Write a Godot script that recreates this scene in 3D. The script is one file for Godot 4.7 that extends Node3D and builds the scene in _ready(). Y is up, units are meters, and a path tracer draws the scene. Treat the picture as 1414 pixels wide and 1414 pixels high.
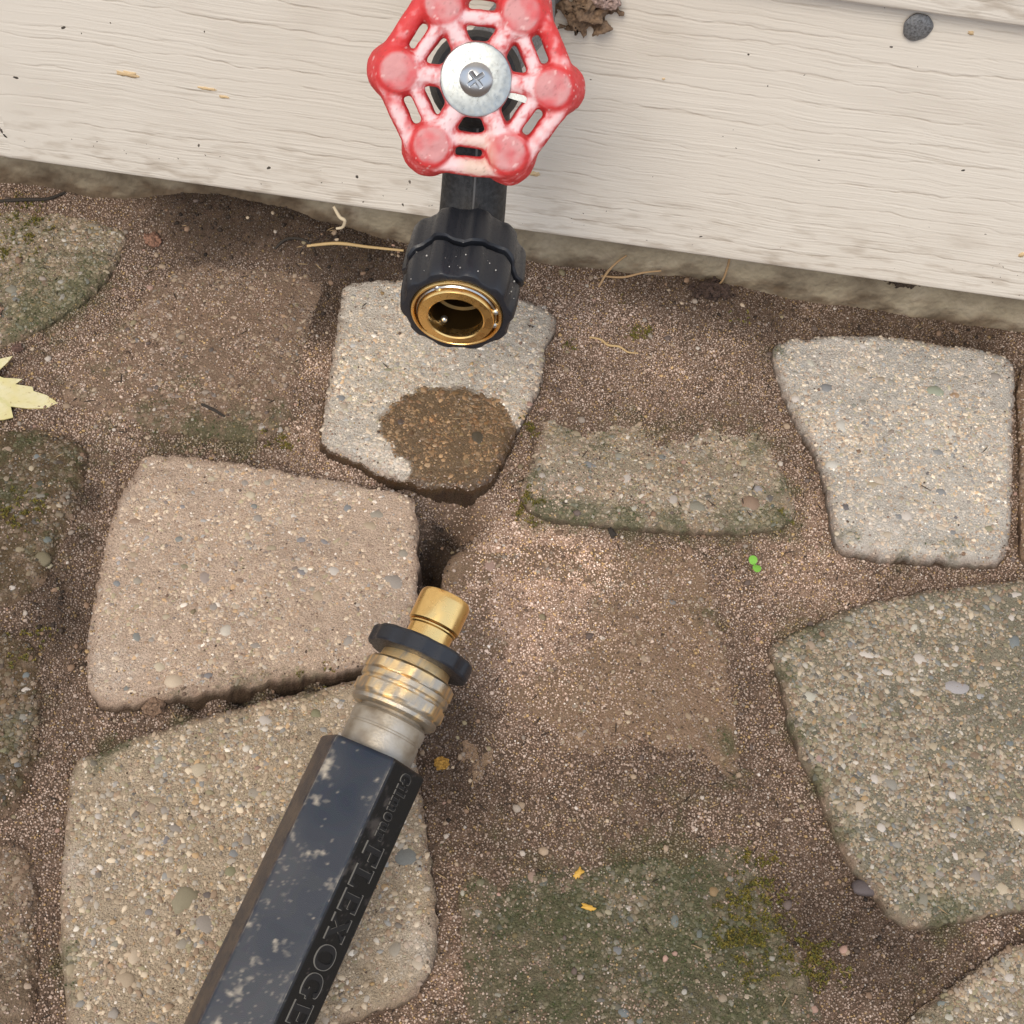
extends Node3D
# A garden tap on a house wall above old paving stones, with a hose end rising from the ground. Tables are millimetres on the ground (x along the wall, z away from it).

const STONES := [
	{"label": "pale square paving stone with a dark wet stain below the tap spout",
	"h": 2.5, "tz": 0, "base": Color(0.6554, 0.5876, 0.4972), "dust": 0.08, "sprinkle": 0.12, "gravel": 0.9, "edge": 2.6,
	"outline": [[-76.2, 27.3], [-58.5, 21], [-31.7, 19.4], [-9, 22.2], [5.5, 28.1], [7.2, 36.8], [4.3, 48], [4.3, 64.6], [-1.2, 84.7], [-6.6, 105], [-10.5, 113.9], [-17, 118.2], [-27.2, 119], [-36.3, 119.3], [-44.6, 117.9], [-57.4, 113.3], [-68.9, 109.1], [-72.8, 103.7], [-73.8, 92], [-74.3, 78.4], [-75.5, 58.1], [-76.8, 39.3]],
	"pebbles": [[-32.5, 92.1, 2.1, 5.2, 7], [-27.3, 75.8, 3.5, 3.1, 7], [-15.6, 94.9, 6.9, 7.3, 6], [-44.8, 92.6, 3.2, 3, 6], [-18.9, 106.2, 2.3, 4.8, 0], [-68.7, 85.1, 3.7, 3.1, 4], [-44.1, 66.3, 3.8, 2.2, 3], [-1.2, 46.7, 3.9, 3.2, 0], [-53, 57.6, 2.2, 2.5, 1], [-39.6, 81.2, 3.8, 2.5, 0], [-16.9, 88.6, 2.7, 2.8, 7], [-70.9, 66.5, 2.2, 3.1, 6], [-9.7, 58.8, 2.8, 2.9, 1]]},
	{"label": "clean pinkish tan paving stone left of the brass hose end",
	"h": 2.5, "tz": 0, "base": Color(0.5989, 0.452, 0.34465), "dust": 0.05, "sprinkle": 0.05, "gravel": 1, "edge": 2.4,
	"outline": [[-127.3, 121.4], [-115.8, 120.7], [-98.3, 120.5], [-81.2, 121.7], [-66.8, 122.4], [-52.7, 123.2], [-40.7, 124.2], [-34.6, 126.4], [-32, 133.7], [-30, 146.2], [-27.6, 165.2], [-28.2, 176.3], [-31.8, 185.4], [-42, 194.8], [-51.9, 198.3], [-64, 202], [-83, 208.6], [-101.7, 214.6], [-116.3, 218.9], [-123.1, 216.2], [-126.6, 210.3], [-129.1, 201.5], [-131, 189.7], [-132.4, 177.6], [-133.8, 164.6], [-134.6, 153.4], [-134, 140.4], [-132.1, 130], [-131, 124]],
	"pebbles": [[-91.2, 134.3, 3.8, 4.1, 1], [-36.4, 160.9, 8.8, 6.2, 3], [-67.3, 161.1, 4.6, 3.6, 2], [-56.3, 159.8, 5.4, 3.7, 2], [-59.9, 170.2, 3.6, 4.2, 0], [-98.5, 208.5, 6, 5.3, 1], [-88.3, 200.3, 3.5, 3.7, 1], [-114, 194.5, 3.7, 3.8, 4], [-86.5, 187.9, 4.2, 4.9, 2], [-106.1, 129.6, 3.3, 2.9, 1], [-86.4, 143.4, 4.2, 4, 3], [-46.6, 134.7, 5.5, 3.8, 3], [-98, 169.4, 5.3, 5, 3], [-106.7, 186.3, 3.3, 2.4, 1], [-128.3, 166.6, 2.2, 1.9, 2], [-48.2, 139.6, 5, 4, 0], [-93.9, 129.4, 3, 2.6, 3], [-74.6, 140.4, 2.3, 2.3, 2], [-93, 180.1, 3.3, 3.6, 3], [-70.3, 149.4, 3.5, 2.3, 4], [-62.2, 148.7, 3, 2, 4], [-110.5, 156.2, 2.9, 2.5, 4], [-126.3, 176.3, 3.1, 2.7, 4], [-69.9, 169, 2.2, 2.2, 1], [-62.8, 167.8, 2.9, 2.8, 3], [-82.9, 181.3, 2.4, 2.5, 2], [-46.8, 185.4, 3.8, 4.9, 3], [-104.3, 204.2, 3.7, 3.7, 1], [-34.8, 149.1, 3.5, 3.4, 3], [-112.2, 213.2, 2.3, 2.4, 4], [-123.1, 168.6, 3.4, 3.1, 0], [-125.5, 187.4, 1.9, 3.3, 1], [-109.2, 205, 1.6, 1.6, 1], [-112.7, 142.9, 2, 1.7, 4], [-57, 133.4, 3.5, 4.1, 4]]},
	{"label": "large yellowish paving stone under the black hose grip",
	"h": 1.5, "tz": 0, "base": Color(0.4746, 0.37855, 0.2712), "dust": 0.05, "sprinkle": 0.08, "gravel": 1, "edge": 4.5,
	"outline": [[-120.9, 238.9], [-117.3, 235.2], [-111.8, 231.9], [-98, 223.1], [-79.4, 214.5], [-60.3, 206.6], [-44.6, 200], [-33.4, 197.2], [-26.7, 200.6], [-20.9, 213.8], [-14.7, 235.8], [-10.5, 250.4], [-7, 263.3], [-5, 275.8], [-5.1, 287.2], [-7.8, 292.6], [-13.6, 297.2], [-26.3, 303.4], [-41.9, 310.9], [-58.3, 317.2], [-77, 321.2], [-91, 320.2], [-99.3, 315.7], [-104.5, 305.8], [-109.5, 292.5], [-113.2, 280.6], [-116.2, 268.3], [-118.6, 254.9], [-120.9, 244.8]],
	"pebbles": [[-83.3, 236.3, 6, 5.1, 1], [-65.7, 241, 4.8, 4, 3], [-86.2, 255.8, 5.2, 3.7, 3], [-77.8, 276.2, 7.9, 8.6, 8], [-70.2, 281.8, 7, 7.1, 3], [-67.1, 260.5, 3.6, 2.9, 4], [-17, 254.5, 7.7, 7.4, 4], [-87.6, 293.5, 4.1, 5.1, 1], [-88.5, 300.1, 6, 5.1, 0], [-105.4, 271.5, 2.9, 3.1, 2], [-94.5, 265.3, 2.3, 2.2, 1], [-87.5, 259.4, 1.9, 3.2, 4], [-67.7, 217.2, 4.5, 3.7, 2], [-75.2, 288.4, 3.3, 3.3, 3], [-76.6, 248.2, 2.4, 2.2, 1], [-111.3, 261.3, 2.1, 2.2, 3], [-71.8, 257.1, 1.9, 2, 1], [-86.9, 281.1, 2.5, 2.1, 4], [-94.1, 292.4, 2.4, 4.7, 3], [-50.8, 269.5, 2.9, 2.4, 3], [-15.8, 281.5, 3.3, 4.8, 3], [-9.1, 284.7, 4.1, 3.8, 1], [-85.7, 223.2, 1.8, 2.1, 3], [-96.1, 235.1, 3.5, 3.6, 3], [-83.7, 269.5, 3.2, 3.1, 0], [-98, 275.2, 2.5, 2.2, 3], [-64.5, 256, 3, 4, 3], [-100.8, 246.5, 2, 2, 6], [-70.2, 300.1, 1.6, 1.6, 2], [-45.3, 208.7, 2.8, 2.4, 2], [-71.1, 227.4, 2.2, 2.3, 2], [-62.1, 232.4, 2, 2.6, 0], [-71.8, 274, 2.7, 2.6, 6], [-102.5, 288.5, 1.6, 3.3, 2]]},
	{"label": "pale grey cobbled paving stone below the bottom right of the siding",
	"h": 2.2, "tz": 0, "base": Color(0.61585, 0.57065, 0.5085), "dust": 0.06, "sprinkle": 0.06, "gravel": 1.15, "edge": 4.5,
	"outline": [[93.1, 30.6], [96.3, 24.6], [105, 20.6], [128.5, 15.4], [143.1, 13.8], [157.8, 14.2], [172.4, 14.2], [185.5, 14.9], [190, 19.4], [189.9, 30.9], [186.2, 55.7], [182.2, 86.4], [179.4, 103.8], [176.6, 113.8], [171.5, 118], [158.9, 119.2], [143.5, 120.6], [127.1, 121.4], [116.8, 119.8], [113.9, 111.8], [112.9, 98.4], [109.8, 80.5], [103.4, 66.4], [99, 55.7], [95.7, 44.5]],
	"pebbles": [[113.5, 46.8, 5.3, 4.8, 4], [156.2, 41.2, 7.3, 5.5, 9], [163.8, 42, 5.6, 3.6, 7], [119.2, 64.9, 5.5, 5.7, 2], [127.7, 35.2, 5.4, 3.6, 0], [135.3, 38.7, 5.1, 3.2, 0], [155.3, 89.7, 4.8, 4, 4], [119.4, 102.8, 3.7, 3.6, 6], [146, 96.3, 2.6, 2.7, 3], [132, 88.5, 5.1, 3.1, 1], [161.3, 60.6, 3.6, 5.1, 2], [152.3, 57.2, 5.3, 4.4, 2], [131.3, 103.7, 2.9, 2.7, 1], [160.1, 100.4, 2.4, 1.8, 6], [151, 81.8, 1.9, 1.9, 6], [101.8, 54.4, 3.9, 3.8, 2], [107.7, 34.8, 3.1, 4.2, 2], [132.6, 20.1, 5.2, 2.6, 2], [129.7, 91.2, 6.4, 4.3, 0], [134.6, 112.7, 4.1, 2.7, 1], [176.1, 22, 3.4, 5.3, 2], [162.4, 26.5, 3.4, 4.6, 2], [171, 47.3, 2.8, 2.9, 3], [105.5, 51.2, 2.8, 3.8, 2], [138.9, 39.5, 3.4, 3.2, 3], [135.1, 73.3, 2.4, 2.2, 10], [149, 74.3, 2.2, 2.2, 1], [115.1, 83.7, 5.9, 4.9, 2], [178.5, 72.5, 2.4, 3.7, 2], [181.2, 28.7, 5.7, 5.2, 3], [141.1, 103, 4.7, 5.1, 2], [154.2, 105.6, 4.7, 2.4, 1], [124.2, 54, 2.5, 2.6, 9], [156.3, 35.2, 4, 3.3, 3]]},
	{"label": "mossy paving stone half buried in sand between the pale stones",
	"h": -0.9, "tz": 0.065, "base": Color(0.4068, 0.339, 0.2486), "dust": 0.25, "sprinkle": 0.5, "gravel": 1, "edge": 4.5,
	"outline": [[6.9, 39.4], [16.3, 31.9], [44.6, 22.5], [73.7, 18.2], [87.7, 21.1], [90.7, 42.8], [92.5, 71.5], [96.4, 84.6], [99.6, 94.2], [101.4, 105.3], [97.9, 113], [89, 116.7], [76, 119.9], [54.7, 122.3], [29.4, 123.7], [12.4, 123.2], [3.5, 119.6], [1.4, 112.9], [3.6, 101], [6.2, 80], [6.8, 58.3]],
	"pebbles": [[25.5, 98.8, 5, 4, 4], [39.6, 102.3, 4, 7.3, 2], [77.5, 89.6, 4.3, 3.4, 1], [82.8, 87, 3.5, 3.7, 1], [88.1, 98.5, 3.7, 4, 10], [85.2, 105.5, 7.4, 7.2, 5], [56.5, 109.2, 3.9, 5.1, 2], [43.2, 116, 3.4, 3.9, 2], [69.8, 106.2, 2.9, 3, 6], [95, 95, 2.1, 2.8, 1], [92.6, 102, 3.7, 3.6, 6], [47.8, 94.9, 4.3, 3.7, 3], [65.3, 111.5, 7.3, 6, 3], [18, 98.4, 4.2, 2.1, 2], [33.2, 112.2, 2.3, 2.4, 1], [70.8, 111.9, 2.1, 2.1, 2], [8.9, 106.7, 2.6, 2.7, 2], [50.2, 101.1, 2.4, 2.7, 0], [92.9, 89.6, 1.9, 2.2, 1], [23.1, 110.7, 3.7, 3, 2], [81.1, 113.6, 2.1, 2.1, 2]]},
	{"label": "brown dusty paving stone under a film of dirt, left of the pale stained one",
	"h": -0.8, "tz": 0.02, "base": Color(0.3051, 0.2147, 0.15255), "dust": 0.6, "sprinkle": 0.55, "gravel": 0.35, "edge": 6,
	"outline": [[-156, 52.9], [-153.3, 39], [-143.9, 25.9], [-123.2, 14.8], [-97.4, 11.7], [-86.7, 18.7], [-82.7, 33.2], [-85.2, 49.3], [-85.2, 64.4], [-84.5, 78.8], [-84, 92.9], [-88.4, 101.2], [-97.6, 107.6], [-115.3, 108.7], [-137.2, 107.9], [-153.7, 104.1], [-167.3, 100.4], [-170.7, 94.7], [-168.9, 81.9], [-163.2, 68.7]],
	"pebbles": [[-88.5, 100.5, 2.4, 2.7, 2], [-94.8, 101, 2.4, 3.6, 2], [-129.2, 93.1, 5.9, 2.5, 3], [-136.7, 90.2, 2.4, 2.2, 6], [-158, 97.6, 2.7, 1.5, 2], [-126.8, 75.8, 2.2, 2.2, 0]]},
	{"label": "green algae stained paving stone near the left end of the siding",
	"h": 0.5, "tz": 0, "base": Color(0.3503, 0.28815, 0.1921), "dust": 0.35, "sprinkle": 0.35, "gravel": 0.9, "edge": 6,
	"outline": [[-235.6, 19.9], [-221.1, 11], [-205.1, 6], [-186.9, 7.5], [-172.7, 10.6], [-167.6, 17.1], [-168, 27.1], [-169.4, 37.1], [-175.4, 54.4], [-184.5, 66.4], [-193.6, 76.4], [-206.5, 86.5], [-224.9, 88.1], [-243, 61.7], [-244.9, 34.3]],
	"pebbles": [[-189.7, 15.7, 3.5, 4, 1], [-202.9, 20, 4.6, 3.3, 0], [-179.8, 40.7, 2.8, 2.9, 2], [-192, 47.1, 5, 3.9, 5], [-181.8, 14.5, 5.8, 3, 3], [-202.5, 53.8, 5, 5.1, 3], [-182.8, 53.9, 2.2, 4.5, 2], [-208.6, 31.1, 4, 3.9, 0], [-180, 10.8, 2.9, 2.7, 3]]},
	{"label": "dark mossy brown paving stone below the yellow leaf",
	"h": 0.2, "tz": 0, "base": Color(0.1356, 0.09605, 0.0565), "dust": 0.25, "sprinkle": 0.16, "gravel": 0.9, "edge": 7,
	"outline": [[-211.3, 131.6], [-197.4, 120.2], [-180.7, 115.6], [-167.6, 115.6], [-156.3, 118.5], [-151.9, 125.3], [-149, 140.7], [-148.6, 153.6], [-149.3, 163.6], [-151, 177.6], [-157.2, 186.5], [-169.9, 191.3], [-189.6, 189.6], [-206.7, 163.5]],
	"pebbles": [[-168.8, 133.8, 2.8, 3.5, 1], [-153.8, 169.4, 5.8, 6.1, 8], [-161.7, 167.8, 3.9, 3.1, 0], [-163.7, 140.2, 3.3, 2.9, 6], [-159.6, 182.1, 2.1, 1.9, 2], [-160, 155.6, 3.9, 3.4, 6], [-168.5, 150.9, 3, 3.4, 5], [-155.9, 148.8, 2.5, 2.6, 5], [-155.2, 134.6, 3, 2.6, 5], [-154.2, 162.1, 2.9, 2.8, 4], [-175.3, 139.7, 3.5, 2.9, 0]]},
	{"label": "dark paving stone at the left edge below the dark mossy one",
	"h": -0.2, "tz": 0, "base": Color(0.1356, 0.09605, 0.0565), "dust": 0.3, "sprinkle": 0.18, "gravel": 0.8, "edge": 7,
	"outline": [[-188.4, 205.5], [-172.3, 198.1], [-158.8, 196.4], [-149.2, 198.1], [-143.2, 203.6], [-138, 218.4], [-134, 235.2], [-132.8, 245.9], [-133.8, 254.2], [-139.6, 259.6], [-153.2, 263.9], [-170.8, 257.4]],
	"pebbles": [[-131.3, 249.6, 2.6, 3.5, 1], [-141.5, 226.5, 3.6, 3.1, 3], [-149.7, 215.1, 3.2, 3.7, 5], [-145.4, 211.9, 2.3, 2.4, 4], [-139.3, 240.9, 3.1, 2.5, 0]]},
	{"label": "large brown paving stone almost hidden by dust and sand right of the hose end",
	"h": -1.9, "tz": 0, "base": Color(0.32205, 0.22035, 0.14464), "dust": 0.5, "sprinkle": 0.62, "gravel": 0.22, "edge": 5,
	"outline": [[-20.1, 154.6], [-19.8, 146.2], [-15, 140.8], [-0.2, 136.5], [19.8, 131.9], [40.2, 128.7], [60.8, 127.1], [70, 129.9], [74.1, 138.9], [77.6, 158.9], [81.5, 180.5], [84.2, 203.7], [83, 213.9], [75.1, 221.2], [56, 228.9], [29.4, 235.2], [9.4, 237.4], [-2.3, 233.9], [-9.3, 207.8], [-16.1, 176.8]],
	"pebbles": [[74.7, 213.7, 3.2, 2.4, 1], [67.3, 150.4, 1.7, 1.7, 1], [71.4, 175.9, 2.2, 3.6, 0], [30.8, 164.5, 1.7, 1.7, 2], [29, 163.9, 2.9, 2.8, 7], [75, 218.3, 7.8, 3.7, 3], [50.6, 213.8, 1.8, 1.8, 5], [-5.1, 146.1, 4.5, 5.8, 11], [44.4, 154.2, 1.5, 1.7, 1]]},
	{"label": "dark green mossy paving stone at the bottom centre",
	"h": -0.8, "tz": 0, "base": Color(0.16385, 0.14125, 0.0904), "dust": 0.3, "sprinkle": 0.5, "gravel": 0.75, "edge": 6,
	"outline": [[-0.8, 258.3], [4.7, 253.7], [21.8, 249.4], [45.5, 243.2], [67.5, 237], [80.8, 233.9], [88.7, 237], [93.9, 248.1], [99.8, 260.4], [106.1, 272.3], [109, 286.2], [100.5, 297.1], [70.2, 306.9], [36.2, 310.4], [11.9, 308.9], [6.1, 296.1], [1.7, 276.3]],
	"pebbles": [[5.9, 258, 3, 2.5, 8], [1.6, 261.7, 2.1, 2.2, 2], [21.1, 254, 2.6, 3.5, 11], [58, 288.4, 2.3, 2.1, 2], [6.5, 267.5, 3.4, 2.9, 3], [63.1, 285.7, 1.9, 2.4, 0], [75.7, 250.7, 3, 3.3, 7], [51, 259.7, 1.9, 2.2, 2], [64.5, 261.5, 2.6, 4.2, 4], [48.6, 272.3, 4.2, 2.4, 4], [22.1, 259, 2.1, 2, 2], [71.8, 264.4, 1.9, 2.7, 4], [13.3, 270.4, 2.1, 1.9, 6], [85.6, 252.6, 2, 2, 1], [68.1, 281.6, 1.7, 1.7, 2], [81.4, 282.8, 2.1, 2.1, 3], [48.3, 283.3, 1.7, 1.7, 11], [-1.4, 264.5, 1.7, 1.7, 3], [79.5, 274.9, 1.7, 1.7, 2]]},
	{"label": "large olive grey paving stone full of white gravel at the right edge",
	"h": 1.2, "tz": 0, "base": Color(0.26555, 0.23956, 0.17515), "dust": 0.1, "sprinkle": 0.1, "gravel": 1.15, "edge": 4,
	"outline": [[92.8, 163.3], [97.5, 158.6], [105.2, 153.9], [122.8, 142.9], [146.9, 133.4], [165.8, 127.5], [189.6, 121.8], [215.7, 121.1], [229.2, 133.3], [227.5, 172.8], [216.1, 212.5], [201.2, 234.5], [182.4, 242.4], [169.8, 243.7], [154.6, 248.1], [139.2, 252.5], [130.9, 252.3], [125.7, 246.9], [119.4, 239.5], [114.1, 229.8], [107.7, 212.5], [100.6, 197.3], [96.9, 178.4], [94.3, 169.2]],
	"pebbles": [[124.6, 162.4, 5.6, 3.4, 2], [143.4, 161.4, 6.4, 5.1, 2], [154.8, 170.1, 9.7, 5.6, 10], [105.3, 181.9, 5.2, 4.9, 2], [119.3, 187.1, 4.3, 3.8, 3], [111.3, 193.3, 2.8, 3.8, 2], [108.3, 203.7, 3.5, 4.3, 11], [130.7, 208.3, 5.1, 4.5, 3], [120.8, 218.4, 4.3, 5.2, 1], [127.2, 223.9, 3.1, 3.1, 2], [120.4, 212.1, 3, 4.5, 2], [164.2, 238, 7.1, 5.1, 1], [121.9, 242.9, 7.4, 5.5, 6], [130.2, 228.7, 3.6, 2.6, 4], [176.7, 149, 4.2, 5.7, 4], [171.4, 216, 5.5, 5.8, 1], [155.3, 235, 4, 4.6, 3], [139, 245.2, 3.5, 5, 3], [131.9, 168.2, 4.8, 2.2, 2], [142.1, 149.4, 3.2, 3.7, 2], [146.7, 147.8, 3.5, 2.6, 3], [156.2, 155.1, 2.2, 2.8, 2], [151.4, 142.1, 3, 2.9, 2], [176.7, 139.7, 2.5, 2.6, 2], [178.4, 130.3, 5.6, 2.6, 2], [171.5, 132.9, 4.1, 4.1, 3], [147, 196.8, 1.9, 5.4, 1], [145.6, 193.2, 2.8, 3.5, 1], [150.6, 209.6, 2.3, 3.2, 2], [155.5, 213.7, 2.7, 2.4, 6], [141.6, 240.1, 3.5, 3, 1], [165.8, 242.1, 2.2, 4, 3], [150, 229.3, 2.7, 3.6, 2], [143.6, 220.1, 3.6, 3.4, 3], [125.9, 207.6, 3, 3.7, 2], [120.8, 206.6, 2.3, 3.2, 4], [138.7, 169.6, 1.9, 2.5, 7], [124, 177.6, 1.7, 1.7, 7], [105.6, 162.4, 4.4, 4.2, 0], [163.1, 172.6, 3.4, 2.2, 10], [133.7, 242.4, 3.5, 3, 3], [132.2, 228.4, 3.4, 2.6, 3], [112.7, 215.7, 3.2, 3.1, 3], [127.7, 180.3, 3.3, 3.3, 0], [122.8, 189.7, 2.1, 2.7, 9], [115.8, 167.2, 2.4, 2.5, 3], [154.8, 199.5, 2.1, 2.1, 3], [163.4, 195.6, 1.9, 2.1, 0], [130.3, 203.2, 2.1, 2.1, 2], [137.6, 221.7, 2, 2.3, 2], [147.4, 205.6, 2.1, 2.1, 4], [157.7, 228.6, 1.8, 2.3, 1]]},
	{"label": "olive grey paving stone cut by the bottom right corner",
	"h": 1, "tz": 0, "base": Color(0.3616, 0.29945, 0.2147), "dust": 0.15, "sprinkle": 0.15, "gravel": 1, "edge": 4.5,
	"outline": [[130.3, 284.7], [136, 277.3], [142.7, 271.9], [151.8, 264.8], [158.7, 259.6], [168.9, 253.5], [183.9, 248.1], [201.7, 246.7], [212.9, 258.1], [206.2, 285.5], [181.3, 300.2], [150.5, 304.2], [132.7, 297.1]],
	"pebbles": [[163.6, 264.9, 3.8, 2.9, 2], [150.9, 274.9, 2.9, 2.4, 1], [163.6, 275.2, 2.9, 2.9, 3], [144.3, 278.8, 2.5, 2.4, 2], [157.6, 270.9, 2.1, 2.2, 0]]},
	{"label": "brown paving stone at the right edge beside the pale cobbled one",
	"h": 1, "tz": 0, "base": Color(0.3729, 0.2486, 0.1582), "dust": 0.5, "sprinkle": 0.3, "gravel": 0.6, "edge": 4,
	"outline": [[192.7, 25.6], [201.7, 18.1], [230.8, 18.5], [252.2, 29.7], [250.3, 72.7], [234, 104.9], [206.5, 112.7], [185.5, 113], [183.6, 103.9], [187.7, 70]],
	"pebbles": []},
	{"label": "sandy paving stone beyond the bottom edge",
	"h": 0.5, "tz": 0, "base": Color(0.339, 0.2712, 0.1921), "dust": 0.3, "sprinkle": 0.3, "gravel": 0.5, "edge": 5,
	"outline": [[9.4, 320.7], [32.5, 314.9], [76.1, 310.1], [110.4, 299.9], [122.2, 307.8], [125.3, 327.2], [109.3, 344.5], [62.3, 351.9], [21.6, 355.3], [12, 339.8]],
	"pebbles": []},
	{"label": "tan paving stone beyond the bottom left corner",
	"h": 0.5, "tz": 0, "base": Color(0.4294, 0.3277, 0.226), "dust": 0.2, "sprinkle": 0.2, "gravel": 0.5, "edge": 5,
	"outline": [[-90.7, 328.3], [-56.4, 325.6], [-25.7, 312.3], [-2.8, 305.4], [3.5, 333.9], [-0.8, 354.8], [-38.2, 362.7], [-74.6, 363.9], [-90.1, 349.3]],
	"pebbles": []},
	{"label": "brown paving stone beyond the lower left edge",
	"h": -0.5, "tz": 0, "base": Color(0.2486, 0.1808, 0.1243), "dust": 0.4, "sprinkle": 0.4, "gravel": 0.5, "edge": 6,
	"outline": [[-170.4, 275.2], [-147, 269.5], [-131.4, 265.1], [-122.5, 272.6], [-114.1, 298.7], [-111.3, 319.7], [-129.5, 329.5], [-154.5, 325.5]],
	"pebbles": [[-130.6, 273.8, 2.9, 2.4, 5]]},
]
const WET := [[-52.7, 93.3], [-51.8, 89], [-49.7, 85.9], [-47.2, 82.9], [-44, 78.8], [-40.4, 76], [-35.2, 74], [-29.3, 73.3], [-24.6, 72.1], [-18.8, 74.2], [-13.2, 75], [-8.8, 77.7], [-5.6, 82], [-3.1, 87.2], [-1.6, 91], [-2.2, 95.2], [-4, 102.2], [-4.9, 108.3], [-7.3, 114.6], [-12.8, 120.7], [-20.1, 123.9], [-30.1, 125.6], [-38.3, 122.6], [-37.6, 117.3], [-38.4, 110.9], [-41.5, 109.8], [-44.6, 108.1], [-46.5, 103.1], [-50.3, 101.1], [-52.4, 96.7]]
const ALGAE := [
	[-135.7, 108, 8.2, 0.7], [-119.3, 110.1, 8.2, 0.8], [-106.3, 109.8, 7.3, 0.8], [-97.5, 107.9, 6.4, 0.8], [-86.8, 95.7, 6.5, 0.6], [-150.2, 103.8, 5.9, 0.5], [-163.2, 86.9, 7.5, 0.5], [-160.5, 68.2, 6.1, 0.5], [-131.7, 93.5, 11.9, 0.25], [-103.9, 97.1, 11.9, 0.3], [-177.5, 48.5, 9.4, 0.8], [-185.3, 59.7, 10.8, 0.9], [-194.1, 67, 12.3, 0.7], [-203.9, 45.8, 15.7, 0.4], [-172.8, 35.7, 8, 0.6], [-187.5, 34.5, 12.7, 0.4], [-175.6, 123.4, 10.1, 0.5], [-160.4, 130.5, 11.4, 0.35], [-171, 145, 11.2, 0.3], [-152.4, 160.1, 8.2, 0.3], [-143.1, 229.4, 10, 0.3], [-112.9, 232.1, 6.2, 0.8], [-93.7, 219.2, 5.1, 0.5], [-74.4, 208.6, 6.4, 0.8], [-119.8, 249.9, 3.9, 0.6], [-105.7, 295.6, 5.7, 0.9], [-102.4, 303.2, 3.4, 0.7], [-117.5, 261, 2.9, 0.4], [-56, 201.8, 7.8, 0.5], [9.8, 123.3, 6.3, 0.8], [24, 123.4, 7.2, 0.9], [42.1, 121.6, 8.1, 1.1], [60.2, 120.4, 8.1, 1], [81, 116.8, 8.1, 0.9], [95.3, 110.2, 8.2, 1], [98, 95.1, 5.9, 0.9], [5.4, 106.3, 5.3, 0.6], [15.7, 89.4, 9, 0.5], [34.1, 82.6, 10.6, 0.4], [55.7, 78.8, 12.1, 0.4], [74.8, 75.4, 10.6, 0.4], [88.5, 76.4, 9.1, 0.5], [99, 156.5, 6.9, 0.6], [96, 173.8, 4.3, 0.8], [100, 194.5, 4.2, 0.9], [108, 211, 4.1, 0.8], [114.5, 226.9, 4, 0.7], [106.6, 152.4, 6.9, 0.5], [143.5, 249.7, 6.1, 0.8], [153.8, 245.4, 5.4, 0.6], [116.7, 146.4, 6.1, 0.4], [72.8, 152.2, 4.4, 0.6], [77.6, 197.9, 3.7, 0.6], [81.4, 215, 5.1, 0.6], [73.6, 221, 6.3, 0.5], [80.5, 202.6, 3.1, 0.5], [27.5, 264.4, 21.5, 0.36], [52.3, 247.6, 19.5, 0.34], [14.1, 259.7, 14.4, 0.3], [70.4, 260.5, 16.8, 0.38], [47.7, 276.4, 23.4, 0.35], [79.4, 276.2, 18.7, 0.45], [25.7, 287.6, 18.4, 0.3], [63, 241.4, 12.3, 0.6], [90, 280.9, 14, 0.5], [95.4, 31.3, 4.5, 0.6], [120.1, 117.1, 6.4, 0.4], [140.9, 119.2, 6.4, 0.4], [159.3, 116.8, 5.2, 0.4], [140.8, 273.9, 7, 0.5], [161.1, 260.7, 7.2, 0.4],
]
const MOSS := [
	[4, 117.9, 3.5, 0.9], [5.1, 120.9, 4, 0.9], [7.9, 123, 3.5, 0.8], [1.7, 84.3, 3.6, 0.9], [39.1, 30.3, 4.2, 0.9], [13.5, 40.9, 2.8, 0.6], [32.2, 13.8, 2.6, 0.5], [79.3, 14.8, 4.6, 0.4], [87.6, 253.7, 8.5, 0.8], [83.4, 265.1, 9.5, 0.8], [89.7, 239.9, 5.4, 0.7], [104.9, 266.4, 7.1, 0.8], [109.1, 267.9, 5.2, 0.9], [96.3, 249.1, 3.9, 0.5], [-84.7, 105.6, 4.1, 0.6], [-91.5, 105.1, 2.9, 0.5], [-211.3, 14.5, 9.8, 0.4], [-204.6, 21.5, 8.1, 0.3], [-210.3, 35, 9.6, 0.4], [-168.3, 156.8, 8.3, 0.4], [-144.7, 195.9, 5.2, 0.3], [-151.1, 205, 7.8, 0.35], [-52, 198.5, 3.1, 0.6], [-59.7, 201, 2.6, 0.5], [-166.7, 150.5, 8.3, 0.3], [96.6, 110, 4.7, 0.4],
]
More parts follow.
